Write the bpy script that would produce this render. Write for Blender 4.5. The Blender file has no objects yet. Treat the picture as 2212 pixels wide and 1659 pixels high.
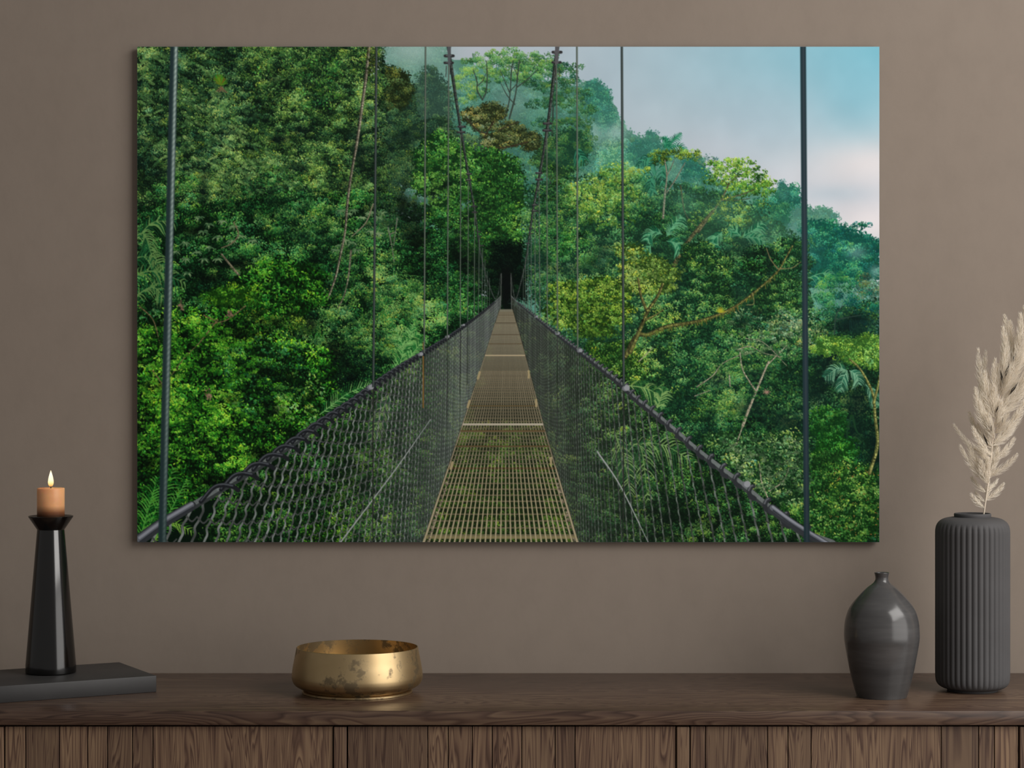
import bpy, bmesh, math, random
import numpy as np
from mathutils import Vector

random.seed(4)
scene = bpy.context.scene
COL = scene.collection

# ---------------------------------------------------------------- the printed forest picture
# A small numpy painter.  Artwork units: the picture is 1604 x 1071 units, authored with the
# origin offset AX, AY so that numbers stay readable; colours are display colours 0..255.
AW, AH, SS = 1604, 1071, 2
AX, AY = 296.0, 100.0

class Art:
    def __init__(self, seed=7):
        self.r = np.random.RandomState(seed)
        self.W, self.H = AW * SS, AH * SS
        self.c = np.zeros((self.H, self.W, 3), np.float32)
        self.f = self.c.reshape(-1, 3)
        self.leafcache = {}
        self.n1 = self.small_noise(16); self.n2 = self.small_noise(5)

    # ---- low level
    def small_noise(self, cell):
        h, w = AH // 4 + 2, AW // 4 + 2; g = self.r.randn(h // cell + 3, w // cell + 3)
        y = np.arange(h) / cell; x = np.arange(w) / cell; yi, xi = y.astype(int), x.astype(int)
        fy = (y - yi)[:, None]; fx = (x - xi)[None]; fy = fy * fy * (3 - 2 * fy); fx = fx * fx * (3 - 2 * fx)
        m = (g[yi][:, xi] * (1 - fx) + g[yi][:, xi + 1] * fx) * (1 - fy) + (g[yi + 1][:, xi] * (1 - fx) + g[yi + 1][:, xi + 1] * fx) * fy
        return (m / m.std()).astype(np.float32)

    def field(self, m, x, y):
        return m[np.clip(((y - AY) / 4).astype(int), 0, m.shape[0] - 1), np.clip(((x - AX) / 4).astype(int), 0, m.shape[1] - 1)]

    def fill(self, poly, col):
        p = np.asarray(poly, float); lo, hi = p.min(0), p.max(0)
        x0 = max(0, int((lo[0] - AX) * SS)); x1 = min(self.W, int((hi[0] - AX) * SS) + 1); y0 = max(0, int((lo[1] - AY) * SS)); y1 = min(self.H, int((hi[1] - AY) * SS) + 1)
        if x1 <= x0 or y1 <= y0: return
        yy, xx = np.mgrid[y0:y1, x0:x1]; k = self.inside(poly, (xx / SS + AX).ravel(), (yy / SS + AY).ravel()).reshape(xx.shape)
        self.c[y0:y1, x0:x1][k] = np.asarray(col, np.float32)

    def splat(self, xs, ys, off, cols, shade=None):
        n = len(xs)
        if n == 0: return
        ix = np.rint((xs - AX) * SS).astype(np.int32); iy = np.rint((ys - AY) * SS).astype(np.int32)
        px = ix[:, None] + off[:, 0][None]; py = iy[:, None] + off[:, 1][None]
        ok = (px >= 0) & (px < self.W) & (py >= 0) & (py < self.H)
        idx = (py * self.W + px)[ok]
        cc = np.broadcast_to(cols[:, None, :], (n, len(off), 3))
        if shade is not None: cc = cc * shade[None, :, None]
        self.f[idx] = cc[ok]

    def leaf(self, L, asp, a):
        k = (round(L, 1), round(asp, 2), a)
        if k not in self.leafcache:
            l = L * SS; w = max(1.0, l * asp); t = a * np.pi / 12
            m = int(l / 2 + 2); yy, xx = np.mgrid[-m:m + 1, -m:m + 1]
            u = xx * np.cos(t) + yy * np.sin(t); v = -xx * np.sin(t) + yy * np.cos(t)
            s = np.clip(2 * u / l, -1, 1)
            ins = (np.abs(u) <= l / 2) & (np.abs(v) <= np.maximum(.5, w / 2 * (1 - s * s)))
            off = np.stack([xx[ins], yy[ins]], 1).astype(np.int32)
            sh = (1.0 - .22 * np.clip(v[ins] / (w / 2 + .01), -1, 1) * (1 if np.cos(t) >= 0 else -1)).astype(np.float32)
            self.leafcache[k] = (off, sh)
        return self.leafcache[k]

    def disc(self, rad):
        k = ('d', round(rad, 1))
        if k not in self.leafcache:
            q = max(.55, rad * SS); m = int(q + 1); yy, xx = np.mgrid[-m:m + 1, -m:m + 1]
            ins = xx * xx + yy * yy <= q * q
            self.leafcache[k] = np.stack([xx[ins], yy[ins]], 1).astype(np.int32)
        return self.leafcache[k]

    def leaves(self, x, y, L, asp, ang, col):
        """paint leaves in order; ang in units of pi/12"""
        n = len(x)
        if n == 0: return
        Lq = np.round(L * 1.0)
        nb = max(1, min(8, n // 250)); edges = np.linspace(0, n, nb + 1).astype(int)
        for b in range(nb):
            s = slice(edges[b], edges[b + 1]); key = Lq[s] * 100 + ang[s]
            for k in np.unique(key):
                m = key == k; off, sh = self.leaf(max(1.5, float(k // 100)), asp, int(k % 100))
                self.splat(x[s][m], y[s][m], off, col[s][m], sh)

    def inside(self, poly, x, y):
        p = np.asarray(poly, float); q = np.roll(p, -1, 0); r = np.zeros(len(x), bool)
        for (x0, y0), (x1, y1) in zip(p, q):
            if y0 == y1: continue
            r ^= ((y0 > y) != (y1 > y)) & (x < (x1 - x0) * (y - y0) / (y1 - y0) + x0)
        return r

    def sample(self, poly, n):
        p = np.asarray(poly, float); lo, hi = p.min(0), p.max(0)
        a = self.area(poly); fac = max(1.0, (hi - lo).prod() / max(a, 1))
        m = int(n * fac * 1.15 + 8); x = self.r.uniform(lo[0], hi[0], m); y = self.r.uniform(lo[1], hi[1], m)
        k = self.inside(poly, x, y); return x[k][:n], y[k][:n]

    @staticmethod
    def area(poly):
        p = np.asarray(poly, float); q = np.roll(p, -1, 0)
        return abs((p[:, 0] * q[:, 1] - q[:, 0] * p[:, 1]).sum()) / 2

    def ell(self, cx, cy, rx, ry, wob=.16, n=28):
        t = np.linspace(0, 2 * np.pi, n, endpoint=False); k = 1 + wob * (self.r.rand(n) * 2 - 1)
        k = (k + np.roll(k, 1)) / 2
        return np.stack([cx + rx * k * np.cos(t), cy + ry * k * np.sin(t)], 1)

    def ramp(self, pal, L):
        p = np.asarray(pal, np.float32); n = len(p) - 1
        t = np.clip(L, 0, .9999) * n; i = t.astype(int); f = (t - i)[:, None]
        return (p[i] * (1 - f) + p[i + 1] * f).astype(np.float32)

    # ---- vegetation
    def foliage(self, poly, pal, leaf=5.0, clump=26.0, dens=1.0, haze=None, asp=.5, flat=.72, base=True, tilt=0, spread=6,
                bias=.0, gain=1.0):
        r = self.r; A = self.area(poly); leaf = max(2.6, leaf * .74); clump = clump * .86
        tone = lambda c: c if haze is None else c * (1 - haze[1]) + np.asarray(haze[0], np.float32) * haze[1]
        if base:
            inner = np.asarray(poly, float); self.fill(inner.mean(0) + (inner - inner.mean(0)) * .88, tone(self.ramp(pal, np.array([.06])))[0])
            n = int(A / (leaf * leaf * .55)); x, y = self.sample(poly, n); n = len(x); x = x + r.randn(n) * leaf * .9; y = y + r.randn(n) * leaf * .9
            c = self.ramp(pal, r.rand(n) ** 2 * .3)
            self.leaves(x, y, leaf * (.9 + .7 * r.rand(n)), .7, r.randint(0, 24, n), tone(c))
        nc = max(1, int(A / (clump * clump * .62))); cx, cy = self.sample(poly, nc); nc = len(cx)
        if nc == 0: return
        o = np.argsort(cy + r.randn(nc) * clump * .5); cx, cy = cx[o], cy[o]
        cr = clump * (.45 + .5 * r.rand(nc)); cl = r.randn(nc) * .15 + bias
        m = max(4, int(dens * clump * clump * .75 / (leaf * leaf * asp)))
        ci = np.repeat(np.arange(nc), m); n = len(ci)
        t = r.rand(n) * 2 * np.pi; q = np.sqrt(r.rand(n))
        u = q * np.cos(t); v = q * np.sin(t)
        x = cx[ci] + u * cr[ci]; y = cy[ci] + v * cr[ci] * flat
        L = .43 - .34 * v + cl[ci] + r.randn(n) * .15 + .14 * self.field(self.n1, x, y) + .11 * self.field(self.n2, x, y)
        L = .42 + (L - .42) * gain
        o = np.lexsort((L + r.randn(n) * .12, ci)); ci, x, y, L = ci[o], x[o], y[o], L[o]
        cj = (r.randn(nc, 1) * np.array([[.09, .02, -.10]]) + r.randn(nc, 1) * .05)[ci].astype(np.float32)
        c = self.ramp(pal, L) * (1 + r.randn(n, 1).astype(np.float32) * .07 + cj)
        c = c + (r.randn(n, 1) * np.array([[9, 0, -3]])).astype(np.float32) * (c[:, 1:2] / 140)
        ang = (np.rint(r.randn(n) * spread + tilt).astype(int)) % 24
        self.leaves(x, y, leaf * (.7 + .65 * r.rand(n)), asp, ang, np.clip(tone(c), 0, 255))

    def curve(self, pts, step=.35):
        p = np.asarray(pts, float)
        if len(p) > 2:                                              # Catmull-Rom
            q = np.vstack([2 * p[0] - p[1], p, 2 * p[-1] - p[-2]]); out = []
            for i in range(1, len(q) - 2):
                n = max(2, int(np.hypot(*(q[i + 1] - q[i])) / step)); t = np.linspace(0, 1, n, endpoint=False)[:, None]
                out.append(.5 * (2 * q[i] + (q[i + 1] - q[i - 1]) * t + (2 * q[i - 1] - 5 * q[i] + 4 * q[i + 1] - q[i + 2]) * t ** 2
                                 + (3 * q[i] - q[i - 1] - 3 * q[i + 1] + q[i + 2]) * t ** 3))
            return np.vstack(out)
        n = max(2, int(np.hypot(*(p[1] - p[0])) / step)); t = np.linspace(0, 1, n)[:, None]
        return p[0] * (1 - t) + p[1] * t

    def stroke(self, pts, w0, w1, col, lit=None, mottle=0.0):
        """a tapering line; lit = colour of its right/upper flank"""
        p = self.curve(pts); n = len(p); w = np.linspace(w0, w1, n)
        c = np.repeat(np.asarray(col, np.float32)[None], n, 0)
        if mottle: c = c * (1 + np.repeat(self.r.randn(n // 6 + 1), 6)[:n, None] * mottle)
        self.dots(p[:, 0], p[:, 1], w / 2, c)
        if lit is not None:
            c2 = np.repeat(np.asarray(lit, np.float32)[None], n, 0)
            if mottle: c2 = c2 * (1 + np.repeat(self.r.randn(n // 5 + 1), 5)[:n, None] * mottle)
            self.dots(p[:, 0] + w * .2, p[:, 1] - w * .08, w * .26, c2)

    def dots(self, x, y, rad, col):
        rq = np.round(np.asarray(rad) * 5) / 5
        for k in np.unique(rq):
            m = rq == k; self.splat(x[m], y[m], self.disc(float(k)), np.clip(col[m], 0, 255))

    def frond(self, pts, ll, col, tipcol=None, w=2.0, n=26, sag=.5, haze=None, both=True):
        """a palm frond: a midrib with drooping leaflets"""
        p = self.curve(pts, 1.0); N = len(p); r = self.r
        ts = np.linspace(.06, .99, n)
        for side in ((-1, 1) if both else (1,)):
            for t in ts:
                i = min(N - 2, int(t * (N - 1))); d = p[i + 1] - p[i]; d = d / (np.hypot(*d) + 1e-6)
                nrm = np.array([-d[1], d[0]]) * side
                L = ll * (np.sin(np.pi * (.16 + .8 * t)) ** .7) * r.uniform(.85, 1.1)
                e = p[i] + (d * .6 + nrm * .75) * L + np.array([0, sag * L * .55])
                mid = p[i] + (d * .42 + nrm * .48) * L * .75
                c = np.asarray(col, float) * r.uniform(.7, 1.15)
                if tipcol is not None and r.rand() < .5: c = np.asarray(tipcol, float) * r.uniform(.85, 1.1)
                if haze is not None: c = c * (1 - haze[1]) + np.asarray(haze[0]) * haze[1]
                self.stroke([p[i], mid, e], w, .7, c)
        c = np.asarray(tipcol if tipcol is not None else col, float)
        if haze is not None: c = c * (1 - haze[1]) + np.asarray(haze[0]) * haze[1]
        self.stroke(pts, w * .8, .8, c)

    def sprays(self, poly, n, pal, ln=16.0, leaf=5.0, drift=(.9, .35), fan=False, lo=.35, hi=1.0, w=1.9):
        """small feathery twigs (or fans of leaflets) catching the light"""
        r = self.r; x, y = self.sample(poly, n); o = np.argsort(y); X0, Y0, W0, C0 = [], [], [], []
        for px, py in zip(x[o], y[o]):
            L = ln * r.uniform(.6, 1.3); k = lo + (hi - lo) * np.clip(.5 + .22 * float(self.field(self.n1, px, py)) + .22 * r.randn(), 0, 1)
            c = self.ramp(pal, np.array([k]))[0] * r.uniform(.88, 1.1)
            if fan:
                a0 = r.uniform(0, 6.28); segs = []
                for i in range(8):
                    a = a0 + i * .8 + .3 * r.randn(); q = L * r.uniform(.35, .68); h = (px + .25 * q * np.cos(a), py + .15 * q * np.sin(a)); segs.append((h, (px + q * np.cos(a), py + q * .6 * np.sin(a) + .12 * q)))
            else:
                d = np.array([drift[0] * (1 if r.rand() < .72 else -1), drift[1]]) + r.randn(2) * .22; d /= np.hypot(*d); segs = []
                for i in range(int(L / 2.6)):
                    t = i * 2.6; q = (px + d[0] * t, py + d[1] * t + .012 * t * t); ll = leaf * (1 - .45 * t / L) * r.uniform(.8, 1.15)
                    for s in (-1, 1): segs.append((q, (q[0] + (d[0] * .6 - s * d[1] * .8) * ll, q[1] + (d[1] * .6 + s * d[0] * .8) * ll * .7 + 1.0)))
            for (a, b) in segs:
                m = max(2, int(np.hypot(b[0] - a[0], b[1] - a[1]) / .45)); t = np.linspace(0, 1, m)
                X0.append(a[0] + (b[0] - a[0]) * t); Y0.append(a[1] + (b[1] - a[1]) * t); W0.append(np.sin(np.pi * (.15 + .8 * t)) * w / 2); C0.append(np.tile(c * r.uniform(.55, 1.12), (m, 1)))
        self.dots(np.concatenate(X0), np.concatenate(Y0), np.concatenate(W0), np.concatenate(C0).astype(np.float32))

    # ---- soft work on whole areas
    def grid(self):
        yy, xx = np.mgrid[0:self.H, 0:self.W].astype(np.float32)
        return xx / SS + AX, yy / SS + AY

    def veil(self, cx, cy, rx, ry, col, a):
        x0 = max(0, int((cx - 2.2 * rx - AX) * SS)); x1 = min(self.W, int((cx + 2.2 * rx - AX) * SS))
        y0 = max(0, int((cy - 2.2 * ry - AY) * SS)); y1 = min(self.H, int((cy + 2.2 * ry - AY) * SS))
        if x1 <= x0 or y1 <= y0: return
        yy, xx = np.mgrid[y0:y1, x0:x1].astype(np.float32)
        d = ((xx / SS + AX - cx) / rx) ** 2 + ((yy / SS + AY - cy) / ry) ** 2
        m = (a * np.exp(-d * 1.4))[..., None]
        self.c[y0:y1, x0:x1] = self.c[y0:y1, x0:x1] * (1 - m) + np.asarray(col, np.float32) * m

    def noise(self, cell, oct=3):
        out = np.zeros((self.H, self.W), np.float32); amp = 1.0
        for _ in range(oct):
            gh, gw = int(self.H / cell) + 3, int(self.W / cell) + 3
            g = self.r.randn(gh, gw).astype(np.float32)
            y = np.arange(self.H) / cell; x = np.arange(self.W) / cell
            yi, xi = y.astype(int), x.astype(int); fy = (y - yi)[:, None].astype(np.float32); fx = (x - xi)[None].astype(np.float32)
            fy = fy * fy * (3 - 2 * fy); fx = fx * fx * (3 - 2 * fx)
            a = g[yi][:, xi]; b = g[yi][:, xi + 1]; c = g[yi + 1][:, xi]; d = g[yi + 1][:, xi + 1]
            out += amp * ((a * (1 - fx) + b * fx) * (1 - fy) + (c * (1 - fx) + d * fx) * fy); amp *= .5; cell = max(2, cell / 2)
        return out

    def cable(self, x0, y0, x1, y1, w, dark, light, soft=1.0, side=.25, twist=0.0):
        """a near, slightly unsharp cable running down the picture"""
        a = max(0, int((min(x0, x1) - w - 6 - AX) * SS)); b = min(self.W, int((max(x0, x1) + w + 6 - AX) * SS))
        t = max(0, int((y0 - AY) * SS)); e = min(self.H, int((y1 - AY) * SS))
        yy, xx = np.mgrid[t:e, a:b].astype(np.float32); yy = yy / SS + AY; xx = xx / SS + AX
        cx = x0 + (x1 - x0) * (yy - y0) / (y1 - y0); d = (xx - cx) / (w / 2)
        al = np.clip((1 - np.abs(d)) * (w / 2) / soft + .5, 0, 1)[..., None]
        k = np.clip(np.exp(-((d - side) / .42) ** 2), 0, 1)
        if twist: k = k * (.88 + .14 * np.sin((yy + xx * .9) * twist)) * np.interp(yy, [100, 500, 900, 1171], [1, .8, .6, .3]) 
        col = np.asarray(dark, np.float32) * (1 - k[..., None]) + np.asarray(light, np.float32) * k[..., None]
        self.c[t:e, a:b] = self.c[t:e, a:b] * (1 - al) + col * al

    def result(self):
        c = self.c.reshape(AH, SS, AW, SS, 3).mean((1, 3)); g = c @ np.array([.3, .6, .1], np.float32); c = g[..., None] + (c - g[..., None]) * .93
        q = np.pad(c, ((1, 1), (1, 1), (0, 0)), 'edge')
        q = q[:-2] * .18 + q[1:-1] * .64 + q[2:] * .18; q = q[:, :-2] * .18 + q[:, 1:-1] * .64 + q[:, 2:] * .18
        return np.clip(q, 0, 255)


def paint_forest():
    a = Art(11); r = a.r
    X, Y = a.grid()
    # ------------------------------------------------ sky
    def blend(c0, c1, t): return np.asarray(c0, np.float32) * (1 - t[..., None]) + np.asarray(c1, np.float32) * t[..., None]
    tx = np.clip((X - 1000) / 900, 0, 1)
    top = blend((184, 196, 208), (118, 186, 206), tx ** 1.5)
    low = blend((176, 192, 203), (206, 208, 216), tx)
    ty = np.clip((Y - 100) / 330, 0, 1); ty = ty * ty * (3 - 2 * ty)
    a.c[:] = top * (1 - ty[..., None]) + low * ty[..., None]
    del tx, top, low, ty
    a.veil(1880, 350, 140, 52, (226, 220, 222), .8)
    a.veil(1885, 482, 95, 45, (226, 221, 224), .85)
    a.veil(1800, 418, 110, 24, (172, 192, 206), .55)
    a.veil(1640, 260, 160, 90, (158, 186, 203), .45)
    a.veil(1850, 205, 90, 90, (126, 186, 206), .55)
    a.veil(1530, 330, 120, 70, (190, 198, 210), .4)
    n = a.noise(140, 3)[..., None] * 2.0; a.c += n; a.c *= .945; del n, X, Y

    HZ = (126, 168, 160)                      # mist
    HB = (112, 166, 150)
    P_far = [(38, 88, 72), (62, 128, 98), (104, 164, 128)]
    P_teal = [(8, 66, 56), (26, 110, 84), (70, 158, 112)]
    P_back = [(14, 34, 24), (44, 82, 46), (98, 136, 72)]
    P_left = [(9, 24, 16), (36, 74, 36), (86, 134, 58), (156, 192, 94)]
    P_leftb = [(10, 28, 20), (38, 84, 50), (94, 144, 76), (160, 196, 108)]
    P_vivid = [(4, 18, 6), (22, 84, 18), (68, 154, 30), (146, 214, 60)]
    P_green = [(4, 20, 10), (20, 72, 30), (54, 130, 54), (120, 184, 86)]
    P_olive = [(20, 32, 16), (60, 80, 36), (104, 124, 60)]
    P_lime = [(14, 42, 16), (56, 108, 36), (110, 156, 56), (162, 194, 90)]
    P_mid = [(9, 34, 20), (38, 90, 42), (84, 138, 60), (144, 182, 90)]
    P_right = [(8, 34, 22), (32, 88, 46), (78, 138, 66), (136, 180, 98)]
    P_deep = [(3, 13, 9), (10, 36, 20), (30, 74, 34)]
    P_grey = [(14, 36, 22), (58, 96, 60), (110, 142, 96), (152, 176, 128)]

    a.fill([(290, 420), (600, 420), (1000, 640), (1200, 640), (1500, 700), (1910, 640), (1910, 1180), (290, 1180)], (8, 24, 14))
    # ------------------------------------------------ far ridge in the mist
    ridge = [(830, 100), (965, 100), (985, 150), (1010, 140), (1100, 150), (1240, 165), (1262, 178), (1290, 186), (1322, 215), (1335, 262),
             (1372, 288), (1420, 300), (1470, 330), (1520, 360), (1560, 395), (1650, 405), (1690, 410), (1715, 440), (1750, 466), (1800, 478),
             (1850, 500), (1900, 522), (1900, 760), (1250, 760), (830, 420)]
    a.foliage(ridge, P_far, 4, 30, .9, (HB, .45))
    a.foliage([(820, 100), (965, 100), (985, 165), (1010, 330), (960, 330), (900, 240)], P_far, 4, 34, .8, ((128, 170, 160), .55))
    a.veil(890, 105, 80, 45, (150, 182, 176), .8); a.veil(960, 190, 40, 90, (120, 166, 156), .5)
    # round crowns on the skyline
    a.foliage(a.ell(1285, 215, 36, 40), P_teal, 4, 18, 1, (HB, .35))
    a.foliage(a.ell(1305, 250, 24, 30), P_teal, 4, 16, 1, (HB, .4))
    a.foliage(a.ell(1345, 330, 48, 40), P_far, 4, 22, 1, (HB, .3))
    a.foliage(a.ell(1408, 310, 16, 28), P_teal, 3, 12, 1, (HB, .45))
    a.veil(1275, 290, 30, 30, (150, 180, 180), .6); a.veil(1330, 285, 30, 20, (160, 186, 190), .5)
    a.foliage(a.ell(1345, 355, 70, 40), [(40, 110, 80), (84, 160, 112), (120, 186, 136)], 4, 22, 1, (HB, .3))
    a.foliage(a.ell(1395, 330, 44, 26), P_teal, 4, 20, 1, (HB, .35))
    a.foliage(a.ell(1500, 385, 30, 46), P_teal, 4, 18, 1, (HB, .25))
    a.foliage(a.ell(1510, 440, 80, 50), P_far, 4, 24, 1, (HB, .15))
    a.foliage(a.ell(1700, 445, 36, 46), P_teal, 4, 20, 1, (HB, .15))
    a.foliage(a.ell(1692, 412, 12, 20), P_teal, 3, 10, 1, (HB, .3))
    a.foliage(a.ell(1660, 480, 60, 50), [(14, 70, 52), (44, 122, 78), (96, 166, 104)], 4, 24, 1, (HB, .08))
    a.foliage(a.ell(1735, 490, 30, 50), P_far, 4, 20, .8, (HB, .35))
    a.foliage(a.ell(1780, 468, 26, 22), P_far, 4, 16, .8, (HB, .4))
    a.foliage([(1740, 470), (1800, 478), (1850, 500), (1900, 518), (1900, 600), (1745, 620)], P_teal, 5, 26, 1.0)
    for i in range(9):
        x = 1752 + i * 17 + r.randn() * 4; y = 485 + i * 4 + r.randn() * 12 + (i % 3) * 25
        a.foliage(a.ell(x, y, 34, 9), P_teal[0:] + [(96, 180, 120)], 4, 14, 1.0, base=False)
    a.veil(1850, 545, 26, 18, (170, 200, 200), .35); a.veil(1705, 505, 16, 22, (170, 196, 196), .4); a.veil(1890, 585, 14, 14, (180, 206, 206), .4)
    a.veil(1720, 540, 70, 60, (66, 120, 116), .35)
    # ------------------------------------------------ back valley, centre
    a.foliage([(930, 210), (1000, 200), (1100, 190), (1260, 200), (1290, 330), (1250, 420), (940, 420)], P_far, 4, 28, .9, ((92, 140, 126), .3))
    for x, y, rx, ry, h in [(1000, 240, 26, 30, .42), (1150, 230, 30, 34, .42), (1180, 275, 30, 24, .35), (1075, 190, 40, 20, .55), (1010, 300, 24, 26, .25), (1140, 350, 40, 40, .15), (1115, 390, 40, 30, .08), (1150, 300, 24, 30, .3), (1250, 350, 30, 40, .2)]:
        a.foliage(a.ell(x, y, rx, ry), P_far, 4, 14, .8, (HB, h), base=False)
    a.veil(1110, 215, 80, 40, (132, 170, 168), .38); a.veil(1100, 245, 34, 46, (104, 136, 134), .35)
    a.veil(1165, 235, 40, 40, (84, 150, 122), .3)
    # umbrella trees at the top, with bare limbs
    tr = (52, 66, 58)
    up = [(22, 62, 32), (62, 120, 52), (110, 160, 74), (136, 182, 90)]
    for (x, y, rx, ry) in [(1015, 172, 38, 26), (1045, 140, 44, 26), (1030, 195, 30, 14), (1085, 122, 40, 18), (1120, 130, 56, 26), (1160, 136, 46, 26), (1105, 160, 46, 20),
                           (1185, 150, 30, 22), (1140, 170, 30, 14), (1010, 215, 14, 8)]:
        a.foliage(a.ell(x, y, rx, ry), up, 3.6, 15, 1.25, (HB, .12), base=False)
    for p, w in [([(1042, 215), (1031, 195), (1030, 175), (1022, 150)], 3), ([(1042, 215), (1050, 195), (1052, 160), (1050, 130)], 3), ([(1031, 185), (1044, 172), (1049, 158)], 2),
                 ([(1090, 255), (1100, 215), (1104, 160), (1108, 130)], 3.4), ([(1100, 255), (1113, 205), (1118, 160), (1122, 128)], 3.6), ([(1112, 225), (1095, 205), (1082, 180)], 2.2),
                 ([(1116, 188), (1140, 170), (1160, 150)], 2.4), ([(1103, 195), (1118, 175), (1112, 150), (1098, 140)], 2.0), ([(1101, 200), (1090, 175), (1080, 150)], 2)]:
        a.stroke(p, w, w * .5, tr)
    # dark layered tree to the right of it
    lay = [(14, 50, 34), (40, 92, 48), (76, 124, 60)]
    a.stroke([(1188, 420), (1192, 300), (1196, 190)], 5, 3, (48, 62, 56))
    for (x, y, rx, ry) in [(1215, 145, 38, 14), (1225, 170, 24, 8), (1190, 182, 46, 12), (1170, 190, 28, 8), (1230, 205, 46, 14), (1165, 222, 30, 12), (1255, 235, 28, 14), (1210, 222, 34, 10),
                           (1180, 262, 36, 12), (1240, 262, 40, 14), (1215, 290, 46, 16), (1268, 292, 24, 16)]:
        a.foliage(a.ell(x, y, rx, ry), lay, 3.8, 13, 1.4, (HB, .08), base=False)
    a.foliage(a.ell(1205, 340, 56, 46), [(16, 44, 24), (50, 96, 44), (96, 140, 62)], 4, 20, 1, (HB, .06))
    a.foliage(a.ell(1230, 320, 44, 40), lay, 4, 20, 1, (HB, .06))
    # dark trees left of centre top
    a.foliage(a.ell(930, 240, 48, 90), P_back, 4, 20, 1, ((96, 140, 130), .35))
    a.foliage([(820, 140), (850, 140), (890, 180), (905, 260), (960, 250), (1000, 300), (1010, 380), (820, 420)], P_back, 4, 20, 1, ((84, 124, 108), .12))
    a.foliage(a.ell(850, 190, 40, 50), P_olive, 4, 18, 1)
    a.foliage(a.ell(1010, 330, 40, 40), P_back, 4, 22, 1, (HZ, .2))
    # brown-green epiphyte tree
    ol = [(26, 36, 20), (80, 96, 50), (128, 140, 76), (158, 160, 104)]
    for (x, y, rx, ry) in [(1060, 245, 34, 24), (1020, 250, 26, 18), (1045, 270, 28, 14), (1105, 285, 34, 24), (1080, 300, 44, 20), (1140, 300, 30, 18), (1065, 315, 24, 12), (1150, 315, 20, 10)]:
        a.foliage(a.ell(x, y, rx, ry), ol, 3.6, 14, 1)
    a.stroke([(1008, 254), (1030, 280), (1052, 288)], 2.6, 2, (50, 46, 36)); a.stroke([(1066, 262), (1052, 285), (1045, 296)], 3, 2, (54, 46, 34))
    a.stroke([(1078, 280), (1100, 270), (1120, 262)], 2, 1.4, (54, 50, 36)); a.stroke([(1050, 318), (1090, 318), (1140, 306)], 3, 2, (56, 46, 34))
    # ------------------------------------------------ the great left slope
    a.fill([(280, 90), (800, 90), (800, 170), (815, 260), (830, 480), (600, 560), (280, 640)], (9, 26, 19))
    a.foliage([(250, 60), (826, 60), (840, 480), (600, 580), (250, 660)], P_left, 3.8, 26, 1.0)
    rows = [  # cx, cy, rx, ry, palette, leaf, haze
        (340, 150, 70, 60, P_leftb, 5), (450, 130, 90, 44, P_leftb, 5), (560, 120, 90, 40, P_left, 5), (700, 130, 90, 50, P_left, 5),
        (330, 240, 60, 50, P_leftb, 5), (420, 240, 70, 56, P_left, 5), (510, 230, 70, 56, P_leftb, 5), (610, 200, 70, 70, P_left, 5.5),
        (700, 220, 60, 70, P_left, 5.5), (760, 230, 40, 80, P_left, 5), (330, 330, 50, 50, P_leftb, 5), (440, 320, 80, 46, P_leftb, 5),
        (540, 330, 70, 60, P_left, 5), (640, 320, 70, 56, P_left, 5), (720, 360, 60, 60, P_left, 5), (480, 400, 80, 50, P_left, 5),
        (600, 420, 80, 60, P_green, 5), (380, 410, 60, 40, P_green, 5), (700, 440, 60, 50, P_left, 5), (820, 300, 60, 80, P_back, 4.5),
        (860, 380, 60, 70, P_back, 4.5), (880, 300, 40, 50, P_back, 4.5), (800, 420, 60, 60, P_left, 4.5)]
    for cx, cy, rx, ry, pal, lf in rows:
        a.foliage(a.ell(cx, cy, rx, ry), pal, lf - 1.2, 20, .8, base=False, gain=1.15)
    for x, y, rx, ry in [(505, 290, 40, 14), (545, 250, 22, 10), (610, 300, 30, 12), (655, 280, 22, 12), (770, 330, 16, 46), (745, 410, 16, 30), (440, 390, 14, 44), (350, 375, 20, 16), (590, 170, 20, 10), (640, 360, 24, 12)]:
        a.veil(x, y, rx, ry, (8, 22, 22), .55)
    for x, y, rx, ry in [(680, 150, 60, 36), (690, 210, 40, 40), (560, 165, 20, 10)]:
        a.foliage(a.ell(x, y, rx, ry), [(20, 60, 26), (60, 124, 50), (112, 176, 70)], 6, 26, .35, base=False)
    for x, y, rx, ry in [(500, 190, 30, 6), (470, 330, 40, 7), (440, 290, 30, 6), (480, 300, 40, 6), (530, 230, 34, 6), (520, 310, 34, 7), (400, 215, 30, 6), (600, 345, 60, 10), (370, 200, 36, 8), (640, 400, 50, 10)]:
        a.foliage(a.ell(x, y, rx, ry), P_leftb, 4.5, 12, .8, base=False, bias=.18, tilt=2, spread=2)
    a.sprays([(290, 110), (470, 110), (560, 250), (620, 400), (480, 420), (290, 330)], 260, P_leftb, 19, 6, lo=.30, hi=.95, w=1.7)
    a.sprays([(530, 110), (800, 110), (800, 300), (740, 470), (560, 400)], 170, [(16, 50, 24), (50, 104, 44), (96, 150, 62), (140, 180, 80)], 8, 4, (.2, .9), lo=.1, hi=.9, w=1.7)
    a.sprays([(600, 330), (820, 420), (820, 560), (620, 560), (480, 470)], 160, P_mid, 8, 4, lo=.2, hi=.95, w=1.5)
    for x, y in [(473, 168), (478, 175)]:                       # a bromeliad
        for k in range(16):
            t = np.pi * (1.0 + k / 15.0); a.stroke([(x, y + 8), (x + 13 * np.cos(t), y + 4 + 13 * np.sin(t))], 2.2, 1, (50 + 60 * r.rand(), 96 + 60 * r.rand(), 28))
    for k in range(9): a.stroke([(478, 186), (466 + 3 * k, 196 + 4 * r.rand())], 1.6, 1, (116, 92, 66))
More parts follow.
